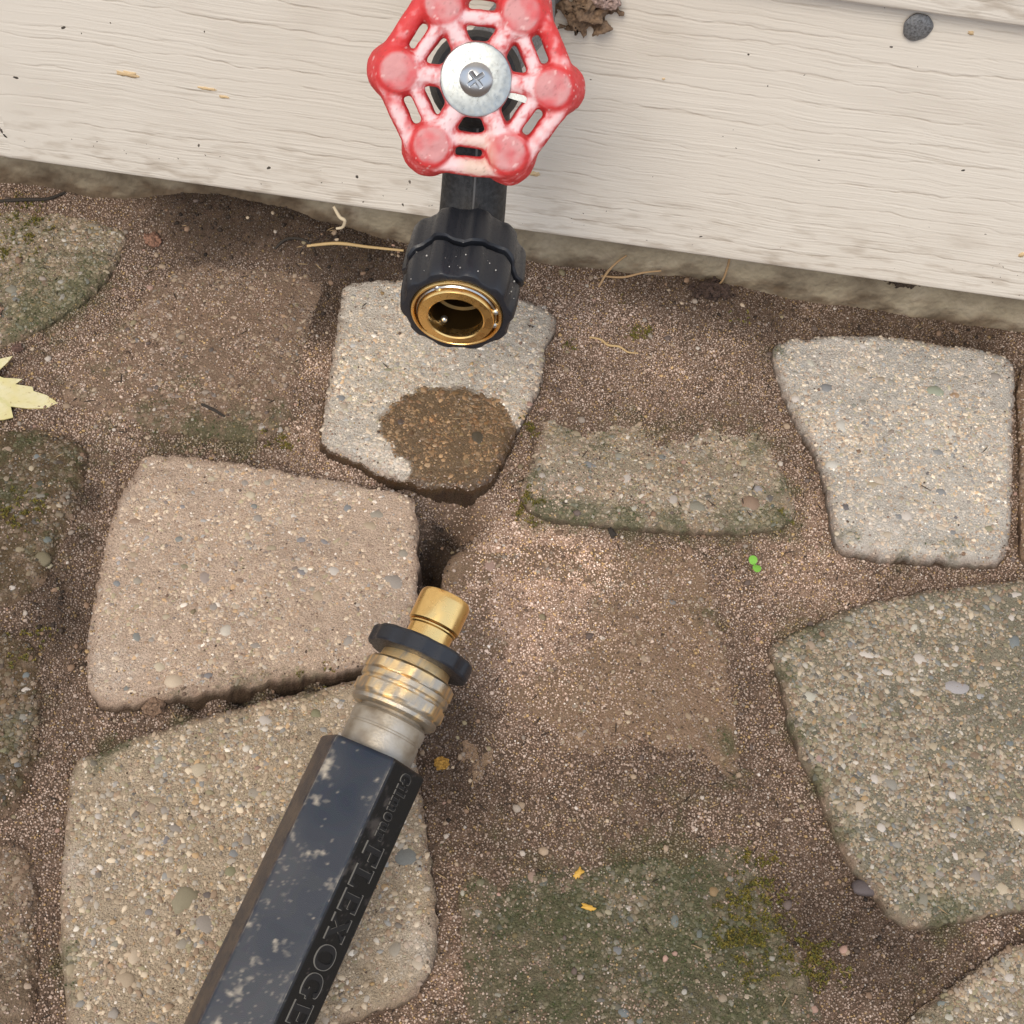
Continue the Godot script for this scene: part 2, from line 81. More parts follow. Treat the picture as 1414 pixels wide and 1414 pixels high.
const TONE := [
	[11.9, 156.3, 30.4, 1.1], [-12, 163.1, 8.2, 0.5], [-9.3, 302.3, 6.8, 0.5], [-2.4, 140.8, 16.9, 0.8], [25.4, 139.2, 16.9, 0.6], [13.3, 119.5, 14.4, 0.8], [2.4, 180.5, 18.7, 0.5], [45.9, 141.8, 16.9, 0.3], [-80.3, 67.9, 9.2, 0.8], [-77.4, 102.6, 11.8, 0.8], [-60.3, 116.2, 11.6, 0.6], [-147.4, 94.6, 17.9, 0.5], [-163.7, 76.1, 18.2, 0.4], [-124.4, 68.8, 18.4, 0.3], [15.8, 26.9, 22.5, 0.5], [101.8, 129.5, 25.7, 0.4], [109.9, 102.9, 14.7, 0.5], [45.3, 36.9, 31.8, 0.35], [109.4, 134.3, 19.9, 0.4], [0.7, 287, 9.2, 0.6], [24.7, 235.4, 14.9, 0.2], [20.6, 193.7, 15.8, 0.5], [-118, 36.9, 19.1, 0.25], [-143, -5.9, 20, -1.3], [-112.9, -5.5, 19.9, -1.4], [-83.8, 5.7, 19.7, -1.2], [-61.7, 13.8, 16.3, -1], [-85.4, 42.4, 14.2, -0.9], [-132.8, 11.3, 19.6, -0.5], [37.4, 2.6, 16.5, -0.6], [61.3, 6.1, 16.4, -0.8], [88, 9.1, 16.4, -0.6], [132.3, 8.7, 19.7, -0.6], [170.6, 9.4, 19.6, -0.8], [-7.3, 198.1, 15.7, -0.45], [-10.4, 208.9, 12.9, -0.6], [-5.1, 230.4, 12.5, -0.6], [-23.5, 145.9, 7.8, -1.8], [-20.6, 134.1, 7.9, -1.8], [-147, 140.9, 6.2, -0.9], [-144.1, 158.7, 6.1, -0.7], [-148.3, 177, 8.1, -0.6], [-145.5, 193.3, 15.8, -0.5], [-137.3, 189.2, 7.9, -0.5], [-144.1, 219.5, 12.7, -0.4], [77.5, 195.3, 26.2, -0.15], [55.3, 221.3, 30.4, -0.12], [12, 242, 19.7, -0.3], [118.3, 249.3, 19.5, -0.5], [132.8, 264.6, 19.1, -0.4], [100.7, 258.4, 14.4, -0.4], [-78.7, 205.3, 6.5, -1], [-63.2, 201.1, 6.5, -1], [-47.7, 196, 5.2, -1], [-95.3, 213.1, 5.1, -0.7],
]
const HEIGHT := [
	[-17, 126.6, 7.4, -19], [-27.7, 124, 5.2, -6], [-23.8, 146.9, 6.7, -22], [-22.1, 137.5, 5.7, -13], [-23.9, 159.9, 4.9, -16], [-78.5, 206.1, 4.1, -9], [-63.1, 201.6, 4.2, -10], [-47.6, 196.5, 4.2, -11], [-91.1, 211.7, 3.6, -6], [45.5, 40.7, 38, 2.2], [17.1, 42.2, 22.1, 1.6], [76.6, 31, 22.4, 1.6], [47, 69.8, 27.6, 1], [15.3, 70.2, 14.7, 1.7], [85.6, 61, 13.9, 1.5], [12.5, 162, 21.9, 1.9], [5.2, 203.9, 20.8, 1.3], [37.7, 134.1, 14.2, 1], [9.6, 240, 19.7, 2], [47, 234.5, 22.4, 2], [14.9, 266.2, 9.5, 1.2], [57.8, 266.6, 9.5, 1.2], [37.8, 283.9, 9.3, 1], [69.8, 245, 7.4, 0.8], [96.3, 267.6, 14.2, 1], [73.6, 223.4, 15.2, 1.8], [50.6, 219.6, 17.8, 1.3], [79.9, 195, 7.9, 0.8], [-12.2, 196.2, 13.1, 1], [-81.6, 75.4, 9.1, 1.5], [-148.7, -4.8, 16.6, 9], [-127.3, -2.6, 16.6, 11], [-105.4, 1.5, 14.9, 9], [-83.8, 5.7, 13.1, 5], [-62.1, 11.8, 13.1, 3], [-208, -2.7, 19.9, 5], [-166.3, -3.4, 19.9, 2], [43.3, 1.4, 19.8, 2], [73, -0.2, 13.2, 2.5], [58.2, 0.6, 6.6, 2], [-146.4, 190.7, 10.6, 1], [113.8, 162.7, 5.5, -1], [-60.3, 116.2, 8.7, 1], [162, 7, 16.4, -1], [-55.1, 18.6, 13, 1.5], [85.6, 59.2, 12.4, 0.8],
]
const PALE := [
	[-64.6, 107, 17.6, 0.8], [-45, 113.5, 8.7, 0.9], [-77.9, 37, 12.7, 0.5], [117.1, 27.2, 19.3, 0.7], [174.9, 28, 12.8, 0.6], [133.5, 110.1, 14.6, 0.8], [181.9, 73.7, 9.1, 0.6], [-8.7, 280.1, 9.3, 0.7], [-114.2, 271.6, 7.1, 0.7], [-119.9, 207.9, 10.3, 0.5], [-135.6, 145.1, 11.2, 0.3], [135.6, 170.3, 16.3, 0.2], [13.3, 106.6, 8.8, 0.4],
]
const LEAF := [[-169.8, 101.9], [-174.7, 99.7], [-179.3, 99.5], [-180.1, 97.9], [-185.8, 99], [-184.2, 95.9], [-190.2, 97.7], [-193.6, 97.3], [-192.2, 93.5], [-191.1, 90.5], [-190.3, 87.1], [-193.5, 89.5], [-195.8, 90.6], [-200.7, 85.8], [-200.9, 93], [-208.2, 83.6], [-205.8, 95.7], [-212.2, 95.1], [-206.6, 101.1], [-214.5, 103.3], [-206.2, 107.9], [-211.3, 115.7], [-201.5, 113.9], [-200.6, 123.7], [-194.9, 117.7], [-188.6, 124.8], [-188.8, 116.6], [-185, 114.9], [-182.3, 112.8], [-184.4, 108.7], [-178.8, 107.4], [-173.4, 105.4]]

const GRAVEL := [Color(.48, .375, .265), Color(.66, .55, .41), Color(.76, .70, .62), Color(.37, .335, .29), Color(.235, .255, .27), Color(.29, .19, .125), Color(.10, .095, .10), Color(.50, .32, .16), Color(.30, .27, .16), Color(.33, .37, .29), Color(.46, .45, .47), Color(.56, .36, .30)]
const X0 := -310.0
const Z0 := -12.0
const CELL := 2.0
const NX := 311
const NZ := 206

var rng := RandomNumberGenerator.new()
var broad := FastNoiseLite.new()
var middle := FastNoiseLite.new()
var fine := FastNoiseLite.new()
var M := {}
var algae: PackedFloat32Array
var moss: PackedFloat32Array
var tone: PackedFloat32Array
var rise: PackedFloat32Array
var pale: PackedFloat32Array
var owner_of: PackedInt32Array
var stones: Array[Stone] = []
var wet := PackedVector2Array()
var used := {}


func _ready() -> void:
	rng.seed = 7
	var cam := Camera3D.new()
	cam.name = "camera"
	cam.fov = 42.0
	cam.near = 0.01
	cam.far = 200.0
	cam.transform = Transform3D(Basis(Vector3.RIGHT, deg_to_rad(-55.0)) * Basis(Vector3.BACK, deg_to_rad(8.0)), Vector3(0, 0.387, 0.395))
	add_child(cam)
	cam.current = true
	var env := Environment.new()
	env.background_mode = Environment.BG_SKY
	var sky := Sky.new()
	var air := ProceduralSkyMaterial.new()
	air.sky_top_color = Color(.72, .775, .86)
	air.sky_horizon_color = Color(.83, .85, .88)
	air.sky_curve = .3
	air.ground_bottom_color = Color(.35, .31, .28)
	air.ground_horizon_color = Color(.55, .52, .48)
	air.sun_angle_max = 12.0
	sky.sky_material = air
	env.sky = sky
	env.tonemap_mode = Environment.TONE_MAPPER_LINEAR
	env.tonemap_exposure = 1.6
	env.sdfgi_enabled = true
	env.ssao_enabled = true
	env.ssil_enabled = true
	var we := WorldEnvironment.new()
	we.name = "environment"
	we.environment = env
	add_child(we)
	var sun := DirectionalLight3D.new()
	sun.name = "sun"
	sun.light_color = Color(1.0, .96, .905)
	sun.light_energy = .45
	sun.light_angular_distance = 30.0
	sun.shadow_enabled = true
	sun.basis = Basis.looking_at(-Vector3(-.22, .95, .78).normalized(), Vector3.UP)
	add_child(sun)
	noises()
	materials()
	maps()
	ground()
	house()
	pavement()
	sand()
	tap()
	hose()
	small_things()


# ------------------------------------------------------------------ helpers
class Soup:
	var p := PackedVector3Array()
	var g := PackedInt32Array()
	var c := PackedColorArray()
	var u := PackedVector2Array()
	func tri(a: Vector3, b: Vector3, d: Vector3, group := 0, tint := Color.WHITE) -> void:
		p.append(a); p.append(b); p.append(d)
		g.append(group)
		c.append(tint); c.append(tint); c.append(tint)
	func quad(a: Vector3, b: Vector3, d: Vector3, e: Vector3, group := 0, tint := Color.WHITE) -> void:
		tri(a, b, d, group, tint)
		tri(a, d, e, group, tint)
	func box(centre: Vector3, size: Vector3, basis := Basis.IDENTITY) -> void:
		var h := size / 2.0
		for axis in 3:
			for s in [-1.0, 1.0]:
				var n := Vector3.ZERO
				n[axis] = s * h[axis]
				var a := Vector3.ZERO
				a[(axis + 1) % 3] = h[(axis + 1) % 3] * s
				var b := Vector3.ZERO
				b[(axis + 2) % 3] = h[(axis + 2) % 3]
				var q := [n - a - b, n - a + b, n + a + b, n + a - b]
				quad(centre + basis * q[0], centre + basis * q[1], centre + basis * q[2], centre + basis * q[3], -1)


func solid(s: Soup) -> ArrayMesh:
	var mid := Vector3.ZERO
	for v in s.p:
		mid += v
	mid /= maxf(1.0, s.p.size())
	var vol := 0.0
	for i in range(0, s.p.size(), 3):
		vol += (s.p[i] - mid).dot((s.p[i + 1] - mid).cross(s.p[i + 2] - mid))
	var order := [0, 2, 1] if vol > 0.0 else [0, 1, 2]
	var st := SurfaceTool.new()
	st.begin(Mesh.PRIMITIVE_TRIANGLES)
	var with_uv := s.u.size() == s.p.size()
	for i in range(0, s.p.size(), 3):
		st.set_smooth_group(s.g[i / 3])
		for k in order:
			st.set_color(s.c[i + k])
			if with_uv:
				st.set_uv(s.u[i + k])
			st.add_vertex(s.p[i + k])
	st.generate_normals()
	st.index()
	return st.commit()


# A turned shape round +Z. profile: (radius, z) in mm. warp(theta, r, z) may move a ring's points. facets > 0 gives flat sides.
func lathe(profile: Array, n: int, facets := 0, warp = null, flat := 0, flat_above := 0.0) -> ArrayMesh:
	var s := Soup.new()
	var rings := []
	for q in profile:
		var ring := PackedVector3Array()
		for k in n:
			var th := TAU * k / n
			var w: Vector2 = q
			if facets > 0:
				var f := fposmod(th, TAU / facets) - PI / facets
				w.x *= cos(PI / facets) / cos(f)
			if warp != null:
				w = warp.call(th, w)
			ring.append(Vector3(w.x * cos(th), w.x * sin(th), w.y) * .001)
		rings.append(ring)
	var group := 0
	for i in range(profile.size() - 1):
		if i > 0:
			var d0: Vector2 = (profile[i] - profile[i - 1]).normalized()
			var d1: Vector2 = (profile[i + 1] - profile[i]).normalized()
			if d0.dot(d1) < .82:
				group += 1
		for k in n:
			var j := (k + 1) % n
			var side := group if facets == 0 else group * 64 + int(float(k) * facets / n)
			if flat > 0 and profile[i].x > flat_above and profile[i + 1].x > flat_above:
				side = 1000 + group * 64 + int(float(k) * flat / n)
			s.quad(rings[i][k], rings[i][j], rings[i + 1][j], rings[i + 1][k], side)
	return solid(s)


func tube(path: Array, radii: Array, n: int, capped := true) -> ArrayMesh:
	var s := Soup.new()
	var rings := []
	var up := Vector3.UP
	for i in path.size():
		var t: Vector3 = (path[mini(i + 1, path.size() - 1)] - path[maxi(i - 1, 0)]).normalized()
		if i == 0:
			up = t.cross(Vector3(.31, .52, .8)).normalized()
		var side := t.cross(up).normalized()
		up = side.cross(t).normalized()
		var ring := PackedVector3Array()
		for k in n:
			var a := TAU * k / n
			ring.append((path[i] + (side * cos(a) + up * sin(a)) * radii[i]) * .001)
		rings.append(ring)
	for i in range(path.size() - 1):
		for k in n:
			var j := (k + 1) % n
			s.quad(rings[i][k], rings[i][j], rings[i + 1][j], rings[i + 1][k], 0)
	if capped:
		for e in [0, path.size() - 1]:
			for k in n:
				var v: Vector3 = path[e] * .001
				var a: Vector3 = rings[e][k]
				var b: Vector3 = rings[e][(k + 1) % n]
				if e == 0:
					s.tri(v, b, a, 1)
				else:
					s.tri(v, a, b, 2)
	return solid(s)


func curve(points: Array, steps: int) -> Array:
	var out := []
	var n := points.size()
	for i in range(n - 1):
		for k in steps:
			out.append(points[i].cubic_interpolate(points[i + 1], points[maxi(i - 1, 0)], points[mini(i + 2, n - 1)], float(k) / steps))
	out.append(points[n - 1])
	return out


# Meshes the surface f = 0 (f < 0 inside); mm. shade(position, normal) gives the vertex colour.
func nets(lo: Vector3, hi: Vector3, cell: float, f: Callable, shade: Callable) -> ArrayMesh:
	var size := Vector3i(((hi - lo) / cell).ceil()) + Vector3i.ONE
	var nx := size.x
	var ny := size.y
	var nz := size.z
	var val := PackedFloat32Array()
	val.resize(nx * ny * nz)
	var at := 0
	for k in nz:
		for j in ny:
			for i in nx:
				val[at] = f.call(lo + Vector3(i, j, k) * cell)
				at += 1
	var index := {}
	var verts := PackedVector3Array()
	var normals := PackedVector3Array()
	var cols := PackedColorArray()
	var corner := [0, 1, nx, nx + 1, nx * ny, nx * ny + 1, nx * ny + nx, nx * ny + nx + 1]
	var where := [Vector3(0, 0, 0), Vector3(1, 0, 0), Vector3(0, 1, 0), Vector3(1, 1, 0), Vector3(0, 0, 1), Vector3(1, 0, 1), Vector3(0, 1, 1), Vector3(1, 1, 1)]
	var edges := [[0, 1], [2, 3], [4, 5], [6, 7], [0, 2], [1, 3], [4, 6], [5, 7], [0, 4], [1, 5], [2, 6], [3, 7]]
	for k in nz - 1:
		for j in ny - 1:
			for i in nx - 1:
				var base := (k * ny + j) * nx + i
				var inside := 0
				for q in 8:
					if val[base + corner[q]] < 0.0:
						inside += 1
				if inside == 0 or inside == 8:
					continue
				var sum := Vector3.ZERO
				var m := 0
				for e in edges:
					var a := val[base + corner[e[0]]]
					var b := val[base + corner[e[1]]]
					if (a < 0.0) != (b < 0.0):
						sum += where[e[0]].lerp(where[e[1]], a / (a - b))
						m += 1
				var p := lo + (Vector3(i, j, k) + sum / m) * cell
				var h := cell * .35
				var nrm := Vector3(f.call(p + Vector3(h, 0, 0)) - f.call(p - Vector3(h, 0, 0)), f.call(p + Vector3(0, h, 0)) - f.call(p - Vector3(0, h, 0)), f.call(p + Vector3(0, 0, h)) - f.call(p - Vector3(0, 0, h))).normalized()
				index[base] = verts.size()
				verts.append(p * .001)
				normals.append(nrm)
				cols.append(shade.call(p, nrm))
	var tris := PackedInt32Array()
	var step := [1, nx, nx * ny]
	for base in index:
		for axis in 3:
			var s0: int = step[axis]
			var u: int = step[(axis + 1) % 3]
			var v: int = step[(axis + 2) % 3]
			if base - u < 0 or base - v < 0 or base - u - v < 0:
				continue
			if (val[base] < 0.0) == (val[base + s0] < 0.0):
				continue
			if not (index.has(base - u) and index.has(base - v) and index.has(base - u - v)):
				continue
			var a: int = index[base]
			var b: int = index[base - u]
			var c: int = index[base - u - v]
			var d: int = index[base - v]
			var face := (verts[c] - verts[a]).cross(verts[b] - verts[d])
			if face.dot(normals[a]) > 0.0:
				tris.append_array([a, b, c, a, c, d])
			else:
				tris.append_array([a, c, b, a, d, c])
	var arrays := []
	arrays.resize(Mesh.ARRAY_MAX)
	arrays[Mesh.ARRAY_VERTEX] = verts
	arrays[Mesh.ARRAY_NORMAL] = normals
	arrays[Mesh.ARRAY_COLOR] = cols
	arrays[Mesh.ARRAY_INDEX] = tris
	var mesh := ArrayMesh.new()
	mesh.add_surface_from_arrays(Mesh.PRIMITIVE_TRIANGLES, arrays)
	return mesh


func plain_shade(_p: Vector3, _n: Vector3) -> Color:
	return Color.WHITE


func part(parent: Node3D, called: String, mesh: Mesh, mat: Material, xf := Transform3D.IDENTITY) -> MeshInstance3D:
	var o := MeshInstance3D.new()
	o.name = numbered(parent, called)
	o.mesh = mesh
	o.material_override = mat
	o.transform = xf
	parent.add_child(o, true)
	return o


func numbered(parent: Node, called: String) -> String:
	var key := str(parent.get_instance_id()) + called
	used[key] = used.get(key, -1) + 1
	return called if used[key] == 0 else "%s_%03d" % [called, used[key]]


func tag(o: Node, label: String, category: String, group := "") -> void:
	o.set_meta("label", label)
	o.set_meta("category", category)
	if group:
		o.set_meta("group", group)


func thing(called: String, label: String, category: String, at := Vector3.ZERO, group := "") -> Node3D:
	var o := Node3D.new()
	o.name = numbered(self, called)
	add_child(o, true)
	o.position = at
	tag(o, label, category, group)
	return o


func scatter(parent: Node3D, called: String, mesh: Mesh, mat: Material, where: Array, tint: Array) -> void:
	if where.is_empty():
		return
	var mm := MultiMesh.new()
	mm.transform_format = MultiMesh.TRANSFORM_3D
	mm.use_colors = true
	mm.mesh = mesh
	mm.instance_count = where.size()
	for i in where.size():
		mm.set_instance_transform(i, where[i])
		mm.set_instance_color(i, tint[i])
	var o := MultiMeshInstance3D.new()
	o.name = numbered(parent, called)
	o.multimesh = mm
	o.material_override = mat
	o.set_meta("kind", "stuff")
	parent.add_child(o, true)


func axes(z: Vector3, x_hint: Vector3) -> Basis:
	z = z.normalized()
	var x := (x_hint - z * x_hint.dot(z)).normalized()
	return Basis(x, z.cross(x), z)


# A rough little stone of unit radius.
func pebble_mesh(seed_: int, rough: float, level := 1) -> ArrayMesh:
	var r := RandomNumberGenerator.new()
	r.seed = seed_
	var t := (1.0 + sqrt(5.0)) / 2.0
	var v: Array[Vector3] = [Vector3(-1, t, 0), Vector3(1, t, 0), Vector3(-1, -t, 0), Vector3(1, -t, 0), Vector3(0, -1, t), Vector3(0, 1, t), Vector3(0, -1, -t), Vector3(0, 1, -t), Vector3(t, 0, -1), Vector3(t, 0, 1), Vector3(-t, 0, -1), Vector3(-t, 0, 1)]
	var f := [[0, 11, 5], [0, 5, 1], [0, 1, 7], [0, 7, 10], [0, 10, 11], [1, 5, 9], [5, 11, 4], [11, 10, 2], [10, 7, 6], [7, 1, 8], [3, 9, 4], [3, 4, 2], [3, 2, 6], [3, 6, 8], [3, 8, 9], [4, 9, 5], [2, 4, 11], [6, 2, 10], [8, 6, 7], [9, 8, 1]]
	for i in v.size():
		v[i] = v[i].normalized()
	for l in level:
		var nf := []
		var mids := {}
		for q in f:
			var m := []
			for e in 3:
				var a: int = mini(q[e], q[(e + 1) % 3])
				var b: int = maxi(q[e], q[(e + 1) % 3])
				if not mids.has(a * 4096 + b):
					mids[a * 4096 + b] = v.size()
					v.append((v[a] + v[b]).normalized())
				m.append(mids[a * 4096 + b])
			nf.append_array([[q[0], m[0], m[2]], [q[1], m[1], m[0]], [q[2], m[2], m[1]], [m[0], m[1], m[2]]])
		f = nf
	var cuts := []
	for i in 5:
		cuts.append([Vector3(r.randfn(), r.randfn() * .6, r.randfn()).normalized(), r.randf_range(.72, .98)])
	for i in v.size():
		var d := v[i] * (1.0 + r.randf_range(-rough, rough))
		for c in cuts:
			var over: float = d.dot(c[0]) - c[1]
			if over > 0.0:
				d -= c[0] * over
		v[i] = d
	var s := Soup.new()
	for q in f:
		s.tri(v[q[0]], v[q[1]], v[q[2]], 0)
	return solid(s)


func noises() -> void:
	for q in [[broad, .022, 3, 11], [middle, .12, 3, 12], [fine, .55, 2, 13]]:
		q[0].noise_type = FastNoiseLite.TYPE_SIMPLEX_SMOOTH
		q[0].frequency = q[1]
		q[0].fractal_octaves = q[2]
		q[0].seed = q[3]


# ------------------------------------------------------------------ materials
func noise_map(size: int, freq: float, octaves: int, seed_: int, ramp: Gradient = null) -> ImageTexture:
	var n := FastNoiseLite.new()
	n.noise_type = FastNoiseLite.TYPE_SIMPLEX_SMOOTH
	n.frequency = freq
	n.fractal_octaves = octaves
	n.seed = seed_
	var im := n.get_seamless_image(size, size)
	im.convert(Image.FORMAT_RGB8)
	if ramp:
		for y in size:
			for x in size:
				im.set_pixel(x, y, ramp.sample(im.get_pixel(x, y).r))
	return ImageTexture.create_from_image(im)


func ramp(stops: Array) -> Gradient:
	var g := Gradient.new()
	var o := PackedFloat32Array()
	var c := PackedColorArray()
	for s in stops:
		o.append(s[0])
		c.append(Color(s[1], s[1], s[1]) if s[1] is float else s[1])
	g.offsets = o
	g.colors = c
	return g


func mat(called: String, color: Color, rough: float, metal := 0.0) -> StandardMaterial3D:
	var m := StandardMaterial3D.new()
	m.resource_name = called
	m.albedo_color = color.linear_to_srgb()
	m.roughness = rough
	m.metallic = metal
	M[called] = m
	return m


func relief(m: StandardMaterial3D, tex: Texture2D, tile_mm: float, depth_mm: float, local := true) -> void:
	m.uv1_triplanar = true
	m.uv1_world_triplanar = not local
	m.uv1_scale = Vector3.ONE * (1000.0 / tile_mm)
	m.heightmap_enabled = true
	m.heightmap_texture = tex
	m.heightmap_scale = depth_mm * .1


func materials() -> void:
	var grit := noise_map(512, .055, 4, 21)
	var scuff := noise_map(512, .02, 5, 22, ramp([[0.0, .22], [.45, .34], [.6, .45], [1.0, .75]]))
	var speckle := noise_map(512, .13, 2, 23, ramp([[0.0, .55], [.35, .80], [.6, .95], [1.0, 1.0]]))
	var m := mat("concrete", Color.WHITE, .93)
	m.vertex_color_use_as_albedo = true
	m.metallic_specular = .3
	relief(m, grit, 34.0, .5)
	m.albedo_texture = speckle
	m = mat("wet_concrete", Color.WHITE, .20)
	m.vertex_color_use_as_albedo = true
	relief(m, grit, 34.0, .3)
	m.albedo_texture = speckle
	m = mat("gravel", Color.WHITE, .75)
	m.vertex_color_use_as_albedo = true
	m.metallic_specular = .35
	m = mat("wet_gravel", Color.WHITE, .14)
	m.vertex_color_use_as_albedo = true
	m = mat("soil", Color.WHITE, .95)
	m.vertex_color_use_as_albedo = true
	m.metallic_specular = .25
	relief(m, grit, 22.0, .6)
	m.albedo_texture = speckle
	m = mat("far_soil", Color(.17, .115, .085), .95)
	relief(m, grit, 22.0, .6, false)
	m = mat("grain", Color.WHITE, .7)
	m.vertex_color_use_as_albedo = true
	m.metallic_specular = .4
	m = mat("moss", Color.WHITE, .8)
	m.vertex_color_use_as_albedo = true
	m.backlight_enabled = true
	m.backlight = Color(.2, .2, .1)
	var grain := wood_grain()
	m = mat("siding", Color.WHITE, .55)
	m.albedo_texture = grain[0]
	m.heightmap_enabled = true
	m.heightmap_texture = grain[1]
	m.heightmap_scale = .031
	m.metallic_specular = .4
	m = mat("foundation", Color.WHITE, .9)
	m.vertex_color_use_as_albedo = true
	m.albedo_texture = noise_map(512, .008, 5, 31, ramp([[0.0, Color(.42, .37, .30)], [.4, Color(.56, .51, .43)], [.6, Color(.64, .59, .50)], [1.0, Color(.70, .65, .57)]]))
	relief(m, grit, 150.0, .8, false)
	m = mat("zinc", Color(.50, .53, .53), .5, .85)
	m.albedo_texture = noise_map(256, .03, 4, 33, ramp([[0.0, .85], [.5, .94], [1.0, 1.0]]))
	m.uv1_triplanar = true
	m.uv1_scale = Vector3.ONE * 60.0
	m.roughness_texture = scuff
	m.roughness = 1.0
	mat("steel", Color(.55, .56, .57), .28, .95)
	m = mat("dark_zinc", Color(.33, .34, .355), .5, .6)
	relief(m, grit, 14.0, .15)
	m.albedo_texture = noise_map(256, .05, 4, 35, ramp([[0.0, .5], [.5, .85], [1.0, 1.0]]))
	m = mat("brass", Color(1.0, .68, .27), .24, 1.0)
	m.uv1_triplanar = true
	m.uv1_scale = Vector3.ONE * 40.0
	m.roughness_texture = noise_map(256, .02, 4, 36, ramp([[0.0, .18], [.5, .27], [1.0, .42]]))
	m.roughness = 1.0
	mat("dark_brass", Color(.13, .08, .03), .3, .9)
	m = mat("worn_brass", Color.WHITE, .36, .9)
	m.vertex_color_use_as_albedo = true
	relief(m, grit, 12.0, .12)
	m = mat("ferrule", Color(.54, .505, .455), .5, .6)
	m.albedo_texture = noise_map(256, .012, 4, 38, ramp([[0.0, Color(.62, .55, .46)], [.45, Color(.88, .85, .80)], [1.0, Color(1, 1, 1)]]))
	relief(m, grit, 30.0, .06)
	m = mat("plastic", Color(.016, .018, .024), .42)
	m.roughness_texture = scuff
	m.roughness = 1.0
	relief(m, grit, 10.0, .05)
	m = mat("tap_plastic", Color(.045, .044, .045), .55)
	m.albedo_texture = noise_map(256, .03, 5, 40, ramp([[0.0, .35], [.45, .6], [.6, .85], [1.0, 1.0]]))
	relief(m, grit, 16.0, .12)
	m = mat("rubber", Color.WHITE, .36)
	m.metallic_specular = .42
	m.vertex_color_use_as_albedo = true
	relief(m, grit, 9.0, .05)
	mat("seam", Color(.13, .125, .12), .6)
	mat("letter_edge", Color(.17, .16, .14), .8)
	mat("letter", Color(.012, .012, .013), .5)
	m = mat("red_paint", Color.WHITE, .52)
	m.vertex_color_use_as_albedo = true
	relief(m, grit, 9.0, .07)
	m = mat("mud", Color.WHITE, .95)
	m.vertex_color_use_as_albedo = true
	relief(m, grit, 9.0, .5)
	m = mat("leaf", Color.WHITE, .6)
	m.vertex_color_use_as_albedo = true
	m.backlight_enabled = true
	m.backlight = Color(.5, .5, .3)
	m = mat("sprout", Color(.22, .52, .07), .5)
	m.backlight_enabled = true
	m.backlight = Color(.35, .5, .1)
	mat("root", Color(.42, .27, .14), .8)
	mat("straw", Color(.52, .36, .17), .7)
	mat("black_twig", Color(.035, .028, .022), .9)
	mat("petal", Color(.62, .36, .06), .6)
	mat("fleck", Color(.64, .47, .27), .8)
	mat("speck", Color(.05, .042, .035), .9)
	mat("dry_grass", Color(.60, .50, .35), .8)
	m = mat("water", Color(1, 1, 1, .02), .02)
	m.transparency = BaseMaterial3D.TRANSPARENCY_ALPHA


# Embossed grain of the painted boards: long wavy grooves and short dashes; [colour, height].
func wood_grain() -> Array:
	var w := 2048
	var h := 768
	var height := PackedFloat32Array()
	height.resize(w * h)
	height.fill(.7)
	var r := RandomNumberGenerator.new()
	r.seed = 5
	var y := 4.0
	var n := FastNoiseLite.new()
	n.frequency = .0035
	n.fractal_octaves = 3
	var row := 0
	while y < h:
		var x := int(r.randf_range(-500, 100))
		while x < w:
			var length := int(r.randf_range(500, 1500))
			var deep := r.randf_range(.22, .5)
			var off := r.randf_range(-9, 9)
			for k in length:
				var xx := x + k
				if xx < 0 or xx >= w:
					continue
				var cy := y + off + 15.0 * n.get_noise_2d(xx * .7, row * 37.0) + 4.5 * n.get_noise_2d(xx * 4.0, row * 91.0 + 500.0)
				var amount := deep * clampf(minf(k, length - k) / 90.0, 0.0, 1.0) * (.7 + .6 * n.get_noise_2d(xx * 3.0, row * 13.0 + 900.0))
				for d in range(-2, 5):
					var yy := int(cy) + d
					if yy >= 0 and yy < h:
						var q := (d - (cy - floorf(cy))) / (1.1 if d < 1 else 2.3)
						height[yy * w + xx] = minf(height[yy * w + xx], .7 - amount * exp(-q * q))
			x += length + int(r.randf_range(5, 160))
		y += r.randf_range(24, 52)
		row += 1
	for i in 5200:
		var x0 := int(r.randf_range(0, w))
		var y0 := r.randf_range(0, h)
		var length := int(r.randf_range(50, 330))
		var slope := r.randf_range(-.02, .03)
		var up := -.10 if r.randf() < .55 else .12
		for k in length:
			var xx := x0 + k
			if xx >= w:
				break
			var cy := y0 + slope * k + 7.0 * n.get_noise_2d(xx, y0 * .6)
			var e := up * sin(PI * k / length)
			for d in range(-2, 3):
				var yy := int(cy) + d
				if yy >= 0 and yy < h:
					height[yy * w + xx] += e * exp(-d * d / 1.8)
	var bytes := PackedByteArray()
	var tint := PackedByteArray()
	bytes.resize(w * h)
	tint.resize(w * h * 3)
	var b2 := FastNoiseLite.new()
	b2.frequency = .004
	b2.fractal_octaves = 4
	for yy in h:
		var low := clampf((yy - (h - 170.0)) / 170.0, 0.0, 1.0)
		for xx in w:
			var i := yy * w + xx
			var v := clampf(height[i], 0.0, 1.0)
			bytes[i] = int(v * 255.0)
			var dirt := clampf((.60 - v) * .75, 0.0, .35)
			var patch := b2.get_noise_2d(xx * .5, yy)
			dirt += maxf(0.0, patch - .12) * .16
			dirt += low * maxf(0.0, b2.get_noise_2d(xx * 2.5 + 4000.0, yy * 9.0) - .03) * .62
			tint[i * 3] = int(222.0 * (1.0 - .42 * dirt))
			tint[i * 3 + 1] = int(215.0 * (1.0 - .48 * dirt))
			tint[i * 3 + 2] = int(204.0 * (1.0 - .54 * dirt))
	var hi := Image.create_from_data(w, h, false, Image.FORMAT_L8, bytes)
	hi.convert(Image.FORMAT_RGB8)
	return [ImageTexture.create_from_image(Image.create_from_data(w, h, false, Image.FORMAT_RGB8, tint)), ImageTexture.create_from_image(hi)]


